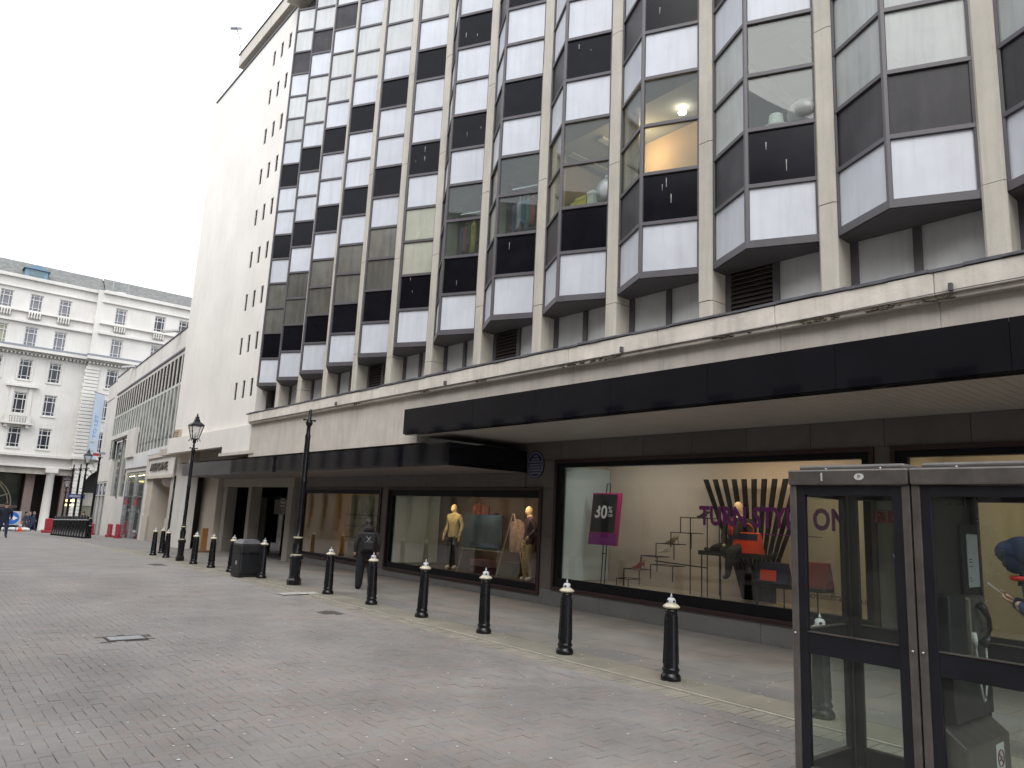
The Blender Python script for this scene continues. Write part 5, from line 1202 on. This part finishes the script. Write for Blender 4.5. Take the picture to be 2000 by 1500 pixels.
def lamp_post(h, lan=True, thick=1.):
    e = empty('lamp_post'); k = thick
    q = MB(); q.lathe([(.20*k, 0), (.20*k, .12), (.17*k, .16), (.15*k, .20), (.16*k, .58), (.19*k, .62), (.19*k, .68), (.15*k, .72)], 0, 0, 8, smooth=False, rot=R(22.5)); q.build('base', blackp, e)
    q = MB(); q.lathe([(.15*k, .72), (.12*k, .76), (.14*k, .95), (.10*k, 1.08), (.125*k, 1.10), (.125*k, 1.16), (.085*k, 1.2), (.085*k, 1.4), (.085*k, 2.45), (.10*k, 2.5), (.085*k, 2.56), (.075*k, h-.75), (.085*k, h-.7), (.06*k, h-.62), (.055*k, h-.45), (.10*k, h-.38), (.10*k, h-.33), (.05*k, h-.25), (.05*k, h-.05), (.03*k, h)], 0, 0, 16); q.build('shaft', blackp, e)
    q = MB()
    for zz_, r_ in ((.72, .155*k), (1.14, .13*k), (2.50, .088*k)): q.lathe([(r_, zz_-.018), (r_+.006, zz_), (r_, zz_+.018)], 0, 0, 16, cap=False)
    q.build('gold_ring', M('ivory_gold_ring', (.5, .46, .3), .4), e)
    q = MB(); q.bar((-.16*k, 0, h-.28), (.16*k, 0, h-.28), .03); q.ball((-.17*k, 0, h-.28), .03); q.ball((.17*k, 0, h-.28), .03); q.build('ladder_bar', blackp, e)
    if lan: lantern_parts(e, h)
    return e
lp = lamp_post(4.10, True, .68); lp.location = (7.75, 26.66, gz(26.66)+.01); tag(lp, 'black lamp post with glazed four sided lantern among the bollards', 'lamp post')
q = MB(); q.box(-.075, -.062, -.04, .04, 1.55, 1.85); q.build('sticker', whitep, lp)
q = MB(); disc(q, -.066, 0, 2.0, .035, .035, .006); q.build('sticker', M('light_blue_sticker', (.3, .55, .7), .5), lp)
lp2 = lamp_post(4.35, False, .86); lp2.location = (7.84, 17.57, .01); tag(lp2, 'thick black lamp column without lantern between bollards in front of the store entrance', 'lamp post')
for i, (x, y, h, lan, lb) in enumerate([(8.75, 51.0, 4.4, True, 'distant black lamp post with lantern at the end of the bollard row'), (8.75, 52.8, 4.5, False, 'distant bare black lamp column left of the lantern one'), (8.75, 55.2, 4.6, False, 'leftmost distant bare black column by the cream arcade column'), (8.95, 48.6, 4.95, False, 'tall black pole with small red sign in front of the TO LET banner'), (9.4, 61, 3.3, True, 'farthest small lantern post seen against the dark arcade')]):
    e = lamp_post(h, lan, .8); e.location = (x, y, gz(y)); tag(e, lb, 'lamp post')
    if i == 3:
        q = MB(); q.box(-.38, -.06, -.02, .02, h-.22, h-.06); q.build('red_sign', M('dull_red_sign', (.35, .03, .04), .6), e)
        q = MB(); q.box(-.1, .25, -.08, .08, h-.12, h+.02); q.build('camera_head', M('grey_metal', (.25, .26, .28)), e)
    if i == 1:
        q = MB(); q.box(-.5, .45, -.12, -.09, 2.35, 2.62); q.build('blue_street_sign', M('street_sign_blue', (.03, .06, .22), .5), e)
        q = MB(); q.box(-.4, .2, -.125, -.121, 2.43, 2.54); q.build('sign_print', MATS['white_print'], e)
# far bollard row with white bands
proto2 = empty('traffic_bollard'); 
q = MB(); q.lathe([(.17, 0), (.17, .12), (.12, .16), (.11, .95), (.14, 1.0), (.14, 1.08), (.09, 1.14), (.10, 1.2), (.03, 1.28)], 0, 0, 12); q.build('post', blackp, proto2)
q = MB(); q.lathe([(.145, 1.02), (.145, 1.06)], 0, 0, 12, cap=False); q.build('white_band', whitep, proto2)
pos = [(8.6, 47.8+.86*i) for i in range(13)]
names_ = ['nearest the camera', 'second', 'third', 'fourth', 'fifth', 'sixth', 'seventh', 'eighth', 'ninth', 'tenth', 'eleventh', 'twelfth', 'last']
for i, (x, y) in enumerate(pos):
    e = proto2 if i == 0 else clone(proto2); e.location = (x, y, gz(y)); tag(e, 'distant black traffic bollard, '+names_[i]+' of the row across the street end' if i in (0, 12) else names_[i]+' distant black bollard counted from the near end of the far row', 'bollard', 'black bollards in the far row')
q = MB()
for a, b_ in zip(pos[:-1], pos[1:]): q.bar((a[0]+.15, a[1], gz(a[1])+.95), (b_[0]+.15, b_[1], gz(b_[1])+.95), .04); q.bar((a[0]+.15, a[1], gz(a[1])+.5), (b_[0]+.15, b_[1], gz(b_[1])+.5), .02, .5)
tag(q.build('guard_rail', blackp), 'low black guard rail running along the far bollard row', 'railing')
# litter bin
e = T('litter_bin', (7.50, 19.95, .0), 'black square litter bin with a sloped grey lid between two bollards', 'litter bin', rz=R(4))
bb = M('black_bin', (.013, .014, .016), .4, .2, 5)
q = MB(); q.box(-.29, .29, -.27, .27, 0, .86); q.build('bin_body', bb, e, bevel=.04)
q = MB(); q.box(-.30, .30, -.28, .28, .60, .63); q.build('trim_band', blackp, e); q = MB(); q.box(-.30, .30, -.28, .28, .08, .10); q.build('trim_band', blackp, e)
q = MB(); q.add([(-.29, -.27, .86), (.29, -.27, .86), (.29, .27, .86), (-.29, .27, .86), (-.2, -.17, .97), (.2, -.17, .97), (.2, .17, .97), (-.2, .17, .97)], [(4, 5, 6, 7), (0, 1, 5, 4), (1, 2, 6, 5), (2, 3, 7, 6), (3, 0, 4, 7)]); q.build('bin_lid', M('grey_bin_lid', (.09, .09, .10), .45), e, bevel=.02)
q = MB(); q.box(-.17, .17, -.272, -.26, .68, .82); q.box(-.298, -.285, -.16, .16, .68, .82); q.build('opening', dark_void, e)
q = MB(); q.box(-.30, -.288, -.08, -.02, .32, .42); q.build('white_mark', MATS['white_print'], e)
# orange board
e = T('orange_barrier_board', (10.3, 32.4, gz(32.4)), 'upright orange board on a brown foot by the cream pier', 'board')
q = MB(); q.box(-.12, .12, -.03, .03, .05, 1.0); q.build('board', M('orange_board', (.30, .13, .035), .6), e); q = MB(); q.box(-.35, .35, -.25, .25, 0, .06); q.build('foot', M('brown_foot', (.12, .06, .03), .7), e)
# far roadworks
y = 76; z = gz(y)
e = T('road_sign', (7.6, 72, gz(72)), 'white square sign with blue circle and white arrow pointing right', 'road sign')
q = MB(); q.box(-.62, .62, -.02, .02, .55, 1.65); q.build('sign_plate', whitep, e)
q = MB(); n_ = 28; q.add([(.50*math.cos(2*math.pi*k/n_), -.03, 1.1+.50*math.sin(2*math.pi*k/n_)) for k in range(n_)], [tuple(range(n_))]); q.build('blue_disc', M('sign_blue', (.02, .14, .55), .5), e)
q = MB(); q.add([(a, -.04, 1.1+b_) for a, b_ in ((-.38, -.07), (.08, -.07), (.08, -.2), (.40, 0), (.08, .2), (.08, .07), (-.38, .07))], [tuple(range(7))]); q.build('arrow', MATS['poster_white'], e)
q = MB(); q.bar((-.4, .1, 0), (-.4, 0, .6), .05); q.bar((.4, .1, 0), (.4, 0, .6), .05); q.build('stand', frame_m, e)
e = T('traffic_cone', (8.5, 74, gz(74)), 'orange and white traffic cone by the arrow sign', 'cone')
q = MB(); q.box(-.26, .26, -.26, .26, 0, .05); q.lathe([(.18, .05), (.12, .35)], 0, 0, 12); q.lathe([(.07, .62), (.04, .8)], 0, 0, 12); q.build('cone_body', M('cone_red', (.7, .10, .06), .5), e); q = MB(); q.lathe([(.12, .35), (.07, .62)], 0, 0, 12); q.build('white_sleeve', whitep, e)
e = T('barrier', (10.0, 70, gz(70)), 'bright red plastic barrier block left of the far bollard row', 'barrier')
q = MB(); q.box(-.32, .32, -.15, .15, .25, 1.15); q.box(-.5, .5, -.3, .3, 0, .25); q.build('barrier_body', red_m, e, bevel=.05)
e = T('barrier', (10.9, 69.5, gz(69.5)), 'second red barrier half hidden behind the far bollards', 'barrier')
q = MB(); q.box(-.32, .32, -.15, .15, .35, 1.1); q.box(-.5, .5, -.3, .3, 0, .25); q.build('barrier_body', red_m, e, bevel=.05)
e = T('rubble_bags', (8.0, 76.0, gz(74)), 'pale sacks and rubble on the ground below the arrow sign', 'sacks')
q = MB()
for k in range(7): q.ball((random.uniform(-1.1, 1.1), random.uniform(-.3, .3), .12), .3, seg=8, rings=5, sc=(1.3, .8, .55))
q.build('sack', M('white_sack', (.6, .6, .6), .8), e)
for i, (u, lb) in enumerate([(15.0, 'red block added for a reflection before the left half of the near shop front'), (18.4, 'red block added for a reflection beside the stone pier left of the shop front'), (27.3, 'red block added for a reflection at the right of the blue signed shop'), (29.8, 'red block added for a reflection in the middle of the blue signed shop'), (32.2, 'red block added for a reflection at the left end of the blue signed shop')]):  # solid red blocks added in place of reflections in the shop glass
    pz = SB(u, -.45, 0); e = T('barrier', (pz[0], pz[1], gz(pz[1])), lb, 'barrier', 'red blocks added for reflections along the shop fronts')
    q = MB(); q.box(-.08, .08, -.4, .4, .15, .85); q.box(-.18, .18, -.35, -.2, 0, .15); q.box(-.18, .18, .2, .35, 0, .15); q.build('barrier_body', red_m, e, bevel=.03)

# ================================================================== PHONE BOXES
def booth(y0, label, first):
    e = empty('phone_box', (5.3, y0, 0), label=label, cat='phone box', group='two steel phone boxes')
    D, Wd, H = .88, .88, 2.24
    bk = M('black_booth_frame', (.010, .011, .017), .42, .25, 6, bump=.06)
    for x, y in ((0, 0), (0, Wd-.055), (D-.055, 0), (D-.055, Wd-.055)):
        q = MB(); q.box(x, x+.055, y, y+.055, .02, H); q.build('corner_post', steel, e, bevel=.008)
    q = MB(); wall_holes(lambda u, n, z: (u, n, z), 0, .001, 0, .001, 0, .001, [], MB())
    q.box(-.02, D+.02, -.0, Wd+.0, H, H+.115); q.build('header', steel, e, bevel=.012)
    q = MB(); q.box(.06, D-.04, .05, Wd-.05, H+.115, H+.155); q.build('roof', M('booth_roof', (.20, .19, .18), .45, .2, 5, metal=.5), e, bevel=.015)
    q = MB()
    for yy in (.2, .6): q.ball((.03, yy, H+.12), .009, seg=8, rings=5)
    for z in (1.15, ): 
        q.ball((-.003, .027, z), .010, seg=8, rings=5); q.ball((-.003, Wd-.027, z), .010, seg=8, rings=5)
    q.build('rivet', steel2, e)
    def fr(F, nm, door=False):
        q = MB(); a, b_ = .055, Wd-.055; s_ = .065
        for bx in ((a, a+s_, .08, 2.235), (b_-s_, b_, .08, 2.235), (a+s_, b_-s_, 2.165, 2.235), (a+s_, b_-s_, 1.02, 1.17), (a+s_, b_-s_, .08, .24)): q.fbox(F, bx[0], bx[1], .006, .046, bx[2], bx[3])
        o = q.build(nm, bk, e, bevel=.004)
        q = MB(); q.fbox(F, a+s_, b_-s_, 0.0, .052, 1.17, 1.176); q.build('glazing_bead', steel, o); q = MB(); q.fbox(F, a+s_, b_-s_, .0, .052, .24, .245); q.build('glazing_bead', steel, o)
        for z0, z1, n_ in ((1.176, 2.165, 'upper_pane'), (.245, 1.02, 'lower_pane')):
            q = MB(); q.fbox(F, a+s_, b_-s_, .022, .028, z0, z1); q.build(n_, glassB, o)
        return o
    fd = fr(lambda u, n, z: (n, u, z), 'door'); fr(lambda u, n, z: (D-n, u, z), 'rear_frame'); fr(lambda u, n, z: (u, Wd-n, z), 'side_frame')
    if first: pass
    fr(lambda u, n, z: (u, n, z), 'side_frame')
    q = MB(); q.box(.02, D-.02, .02, Wd-.02, -.0, .03); q.build('floor_plate', M('booth_floor', (.12, .12, .11), .8, .3, 6), e)
    return e, bk, fd
b1, bk, d1 = booth(2.125, 'left phone box with empty see-through interior and round sticker on its steel header', True)
b2, bk, d2 = booth(1.235, 'right phone box containing a wall telephone and hanging white cord', False)
# sticker on the header and logo print
q = MB(); n_ = 20; q.add([(-.024, .56-.6+.37+.035*math.cos(2*math.pi*k/n_), 2.298+.024*math.sin(2*math.pi*k/n_)) for k in range(n_)]+[(-.0205, .33+.035*math.cos(2*math.pi*k/n_), 2.298+.024*math.sin(2*math.pi*k/n_)) for k in range(n_)], [tuple(range(n_))]+[(i, n_+i, n_+(i+1) % n_, (i+1) % n_) for i in range(n_)]); q.build('sticker', M('sticker_white', (.6, .6, .58), .6), b1)
put_text('sticker_print', text_mesh('P', .04, .001, 'CENTER', mat=M('sticker_grey', (.12, .12, .12), .6)), (5.3-.0255, 2.125+.33, 2.285), STREET, (0, 0, 1), b1)
q = MB(); q.box(-.0265, -.0255, .60, .612, 2.27, 2.33); q.build('drip_mark', M('sticker_white', (.6, .6, .58)), b1)
# mirrored phonecard strip on the back glass of box 1
q = MB(); q.box(.825, .83, .30, .62, 1.99, 2.09); o = q.build('red_sign_strip', M('deep_red_strip', (.28, .014, .03), .5), b1)
q = MB(); q.box(.823, .824, .505, .60, 1.995, 2.085); q.build('sign_square', M('faded_pink', (.45, .28, .28), .5), b1); q = MB(); q.box(.8215, .8225, .513, .592, 2.002, 2.078); q.build('sign_square_inner', MATS['deep_red_strip'], b1)
q = MB(); q.tube([(.819, .575, 2.06), (.819, .55, 2.05), (.819, .545, 2.03), (.819, .565, 2.012)], [.009, .005, .005, .009], 6); q.build('handset_icon', MATS['faded_pink'], b1)
me = text_mesh('Phonecards', .075, .001, mat=MATS['faded_pink']); w_ = max(v.co.x for v in me.vertices)
for v in me.vertices: v.co.x = (v.co.x-w_)*-1 if False else v.co.x
me2 = text_mesh('cards', .085, .001, mat=MATS['faded_pink']); w_ = max(v.co.x for v in me2.vertices)
for v in me2.vertices: v.co.x = w_-v.co.x
put_text('sign_lettering', me2, (5.3+.822, 2.125+.475, 2.015), STREET, (0, 0, 1), b1).scale = (.8, 1, 1)
# scratches on the side glass
q = MB()
for (a, b_) in (((.83, .48, 1.75), (.83, .44, 1.68)), ((.83, .44, 1.68), (.83, .40, 1.70)), ((.83, .43, 1.67), (.83, .42, 1.62)), ((.83, .40, 1.70), (.83, .385, 1.76)), ((.83, .42, 1.62), (.83, .37, 1.6))): q.bar(a, b_, .006)
q.build('etched_scratch', M('etch_white', (.5, .5, .5), .6), d1)
q = MB()
for k in range(5): z = 1.07+random.uniform(-.02, .05); yy = .12+random.uniform(-.04, .07); q.bar((-.001, yy, z), (-.001, yy+random.uniform(-.02, .02), z-.02), .006)
q.build('paint_scrape', MATS['etch_white'], d2)
# telephone on the far side wall of box 2
yw = .82
q = MB(); q.box(.09, .80, yw-.02, yw-.005, .15, 2.13); q.build('equipment_panel', M('grey_black_panel', (.014, .015, .015), .45, .25, 4), b2)
q = MB(); q.box(.55, .90-.03, yw-.045, yw-.021, 1.50, 2.0); q.build('notice_frame', bk, b2, bevel=.004)
q = MB(); q.box(.62, .84-.0, yw-.052, yw-.046, 1.56, 1.93); q.build('notice', M('notice_grey', (.45, .46, .47), .5, .1, 9), b2)
q = MB(); 
for z, l in ((1.75, .05), (1.73, .05), (1.70, .05), (1.62, .03), (1.6, .04)): q.box(.65, .65+l, yw-.054, yw-.0525, z, z+.007)
q.build('notice_print', M('notice_ink', (.1, .1, .1), .6), b2)
q = MB(); q.box(.13, .42, yw-.09, yw-.021, 1.10, 1.52); q.build('telephone_housing', bk, b2, bevel=.012)
DX = -.17; DY = .08
q = MB(); q.box(.40, .70, yw-.12, yw-.021, 1.08, 1.51); q.build('telephone', steel, b2, bevel=.02)
q = MB(); q.box(.44, .57, yw-.126, yw-.119, 1.17, 1.49); q.build('handset_cradle', M('worn_steel_plate', (.18, .18, .17), .4, .3, 9, metal=.6), b2)
for i in range(3):
    for j in range(4):
        q = MB(); q.box(.595+.03*i, .615+.03*i, yw-.128, yw-.119, 1.35-.028*j, 1.37-.028*j); q.build('key', M('key_steel', (.3, .3, .3), .35, metal=.8), b2)
q = MB(); q.box(.60, .67, yw-.124, yw-.119, 1.42, 1.47); q.build('display', MATS['key_steel'], b2)
q = MB(); q.tube([(.47, yw-.155, 1.46), (.49, yw-.17, 1.44), (.54, yw-.185, 1.37), (.55, yw-.185, 1.30), (.53, yw-.175, 1.24), (.49, yw-.155, 1.20)], [.028, .026, .016, .016, .024, .030], 10); q.build('handset', M('handset_black', (.012, .013, .018), .3), b2)
q = MB(); pts = [(.53, yw-.16, 1.21)]
for k in range(1, 15):
    f = k/14; pts.append((.52-.20*f, yw-.17, 1.19-.34*math.sin(math.pi*f)+.0*f))
pts.append((.31, yw-.17, 1.23)); q.tube(pts, .0065, 6); q.tube([(.315, yw-.17, 1.20), (.305, yw-.17, 1.24), (.30, yw-.17, 1.29)], [.012, .02, .016], 8); q.build('cord', M('pale_cord', (.55, .56, .53), .5), b2)
q = MB(); q.add([(.07, yw-.17, .03), (.84, yw-.17, .03), (.84, yw-.02, .03), (.07, yw-.02, .03), (.07, yw-.17, .60), (.84, yw-.17, .60), (.84, yw-.02, .72), (.07, yw-.02, .72)], [(0, 3, 2, 1), (4, 5, 6, 7), (0, 1, 5, 4), (1, 2, 6, 5), (2, 3, 7, 6), (3, 0, 4, 7)]); q.build('equipment_cabinet', steel, b2, bevel=.008)
q = MB(); q.box(.12, .80, yw-.10, yw-.021, .72, 1.06); q.build('shelf_box', M('grey_black_panel', (.03, .03, .03)), b2, bevel=.01)
q = MB(); q.lathe([(.022, 0), (.022, .012)], 0, 0, 12); o = q.build('lock', steel, b2); o.location = (.68, yw-.10, .92); o.rotation_euler = (R(90), 0, 0)
q = MB(); q.box(.55, .70, yw-.175, yw-.171, .28, .56); q.build('no_smoking_sticker', M('sticker_pale', (.62, .63, .62), .5), b2)
q = MB(); ring = [(.625+.052*math.cos(2*math.pi*k/24), .47+.052*math.sin(2*math.pi*k/24)) for k in range(25)]
for a, b_ in zip(ring[:-1], ring[1:]): q.bar((a[0], yw-.177, a[1]), (b_[0], yw-.177, b_[1]), .008, .003)
q.bar((.59, yw-.177, .505), (.66, yw-.177, .435), .008, .003); q.build('prohibition_ring', M('dull_red_print', (.28, .05, .05), .6), b2)
q = MB(); q.bar((.595, yw-.176, .455), (.65, yw-.176, .475), .009, .003); q.build('cigarette_icon', MATS['notice_ink'], b2)
put_text('sticker_text', text_mesh('NO SMOKING', .017, .001, 'CENTER', mat=MATS['dull_red_print']), (5.3+.625, 1.235+yw-.1765, .385), (1, 0, 0), (0, 0, 1), b2)
q = MB()
for k in range(3): q.box(.585, .665, yw-.1765, yw-.1755, .33-.018*k, .336-.018*k)
q.build('sticker_small_print', MATS['notice_ink'], b2)
# smears on the back glass near the notice
q = MB()
for k in range(34):
    x_ = .83; yy = .70+random.gauss(0, .06); z = 1.75+random.gauss(0, .18); q.bar((x_, yy, z), (x_, yy+random.uniform(-.012, .012), z+random.uniform(-.02, .02)), random.uniform(.003, .010), .002)
q.build('glue_smears', MATS['etch_white'], b2)['kind'] = 'stuff'

# person in blue quilted coat behind the right phone box, looking at a phone
e = T('person', (8.05, 2.06, .013), 'person in blue hooded padded coat holding a white phone behind the right phone box', 'person', rz=R(200))
puff = cloth('blue_padded_nylon', (.022, .036, .095), .35)
J = stand(1.86, lean=.25, arm_l=[(.18, 0, 1.38), (.25, .02, 1.10), (.12, -.14, 1.22), (.09, -.20, 1.26)], arm_r=[(-.18, 0, 1.38), (-.25, .02, 1.08), (-.10, -.16, 1.24), (-.08, -.23, 1.29)], M_=dict(fore=1), w=1.12)
for k in ('el_l', 'el_r'): J[k] = (J[k][0], .08, 1)
for k in ('wr_l', 'wr_r'): J[k] = (J[k][0], .05, 1)
figure('body', J, [skin_m, puff, tr_, sh_], e, waist=.85, fat=1.3); face(e, 1.86, .25); 
q = MB(); q.ball((0, -.19, 1.765), .165, seg=20, rings=14, sc=(.92, 1.12, 1.0)); q.ball((0, -.29, 1.78), .13, seg=16, rings=10, sc=(1.0, .95, .85)); q.ball((.09, -.26, 1.70), .09, seg=12, rings=8, sc=(.45, 1.1, 1.2)); q.ball((-.09, -.26, 1.70), .09, seg=12, rings=8, sc=(.45, 1.1, 1.2)); q.tube([(0, -.12, 1.72), (0, -.09, 1.62), (0, -.07, 1.52)], [.13, .15, .19], 14)
for k in range(3): q.tube([(.145*math.cos(a), -.17+.147*math.sin(a)*(.8+.2*k/2), 1.70+.06*k+.01*math.sin(3*a)) for a in [math.pi*(j/8)-.2 for j in range(10)]], .012, 6); q.build('hood', puff, e)
q = MB(); q.tube([(.11, -.13, 1.555), (.09, -.25, 1.55), (0, -.29, 1.55), (-.09, -.25, 1.55), (-.11, -.13, 1.555), (-.10, -.08, 1.57)], .022, 8); q.build('collar', M('red_cloth', (.6, .02, .02)), e)
q = MB(); q.bar((-.085, -.385, 1.41), (-.085, -.48, 1.49), .075, .012, mi=0); q.build('phone', whitep, e)
for hx, hz, hy in ((-.085, 1.375, -.335), (.09, 1.345, -.305)):
    q = MB()
    for k in range(4):
        q.tube([(hx+.024-.016*k, hy, hz), (hx+.026-.018*k, hy-.045, hz+.018), (hx+.02-.018*k, hy-.07, hz+.042), (hx+.01-.014*k, hy-.066, hz+.065-.004*k)], [.012, .0105, .009, .007], 6)
    q.tube([(hx, hy, hz+.01), (hx+.035, hy-.02, hz+.04), (hx+.03, hy-.05, hz+.065)], [.013, .011, .008], 6); q.build('fingers', skin_m, e)
# distant walkers
def walker(loc, rz, h, top, tr2, label, hairm=hair_d, ph=1, bulk=1.0):
    e = T('person', loc, label, 'person', rz=R(rz)); a = .26*ph
    J = stand(h, lean=.06, w=bulk, arm_l=[(.2, 0, 1.41), (.25, .08*ph, 1.16), (.24, -.02+.1*ph, .94), (.24, -.04+.1*ph, .86)], arm_r=[(-.2, 0, 1.41), (-.25, -.08*ph, 1.16), (-.24, -.02-.2*ph, .96), (-.24, -.05-.22*ph, .88)],
        legs={'l': [(.09, 0, .88), (.10, -a*.7, .50), (.10, -a, .09), (.11, -a-.15, .05)], 'r': [(-.09, 0, .88), (-.10, a*.3, .49), (-.10, a*1.2, .12), (-.11, a*1.2-.13, .04)]})
    figure('body', J, [skin_m, cloth(*top), cloth(*tr2), sh_], e, sub=1, waist=h*.50); hair(e, h, hairm, lean=.06); face(e, h, .06); return e
walker((9.25, 78.3, gz(78.3)), 100, 1.70, ('dark_slate_coat', (.035, .045, .06)), ('olive_trousers', (.06, .06, .045)), 'distant walker in dark top and olive trousers striding, left of the pair', ph=1.3)
walker((9.95, 79, gz(79)), 85, 1.72, ('teal_coat', (.025, .05, .075)), ('blue_jeans', (.03, .045, .11)), 'distant walker in long teal coat and jeans, right of the pair', M('grey_hair', (.25, .18, .15), .7), 1.0, 1.25)
walker((9.75, 80, gz(80)), 95, 1.70, ('navy_coat', (.02, .03, .09)), ('blue_jeans', (.03, .045, .11)), 'distant walker in navy coat between the pair', M('grey_hair', (.25, .18, .15)), .8, 1.1)
walker((4.55, 46.0, gz(46)), 10, 1.76, ('black_navy_parka', (.012, .016, .03)), ('indigo_trousers', (.018, .025, .07)), 'dark parka figure cut off at the left edge of the view', ph=.6, bulk=1.25)
walker((11.6, 66.0, gz(66)), 0, 1.72, ('black_coat', (.015, .015, .018)), ('black_trousers', (.015, .015, .015)), 'distant dark coated figure standing before the arched doorway', ph=.2)
# traffic signal lit amber against the arcade
e = T('traffic_signal', (13.7, 86, gz(86)), 'distant signal post with amber lights against the dark arcade', 'traffic signal')
q = MB(); q.tube([(0, 0, 0), (0, 0, 3.0)], .07, 8); q.box(-.18, .18, -.12, .12, 2.4, 3.3); q.build('signal_post', blackp, e)
q = MB(); 
for zz_ in (2.6, 3.05): q.box(-.42, -.2, -.13, -.1, zz_-.1, zz_+.1); q.box(.05, .42, -.14, -.125, zz_-.1, zz_+.1)
q.build('amber_light', EM('amber', (1, .75, .08), 1.2), e)

# ================================================================== OPPOSITE SIDE OF THE STREET (seen in reflections)
op = empty('opposite_terrace', (-7.5, 5, 0), label='stone terrace across the street, seen reflected in the black canopy and shop glass', cat='building')
FO = lambda u, n, z: (-7.5-n, u, z)
hs_ = []; yy = -24
while yy < 88:
    hs_ += [(yy, yy+1.2, 1.0, 3.0), (yy, yy+1.2, 5.0, 7.2), (yy, yy+1.2, 8.6, 10.6), (yy, yy+1.2, 12.0, 14.0)]; yy += 2.9
wall_holes(FO, -25, 90, -2, 16, 0, .5, hs_).build('terrace_wall', M('terrace_stone', (.30, .27, .225), .8, .12, .8), op, world=True)
q = MB(); q.box(-9.5, -8.1, -25, 90, -2, 16); q.build('terrace_core', dark_void, op, world=True)
yy = -23.2-.8
wg = MB(); wg.box(-.02, .02, 0, 1.2, 0, 2.2); wgm = wg.mesh('window', M('terrace_glass', (.05, .055, .06), .08, .3, 1))
for h in hs_:
    o = inst('window', wgm, Vector((-7.8, h[0], h[2]))-Vector(op.location), op); o.scale = (1, 1, (h[3]-h[2])/2.2)
for k in range(38):
    q = MB(); c = -24.3+2.9*k+.9; q.lathe([(.32, 0), (.28, .3), (.25, 3.6), (.34, 3.8)], -7.2, c, 12, z=0); q.build('pilaster_column', MATS['terrace_stone'], op, world=True)
q = MB(); q.box(-7.5, -6.9, -25, 90, 3.8, 4.3); q.box(-7.5, -7.2, -25, 90, 15.6, 16.1); q.build('terrace_cornice', MATS['terrace_stone'], op, world=True)
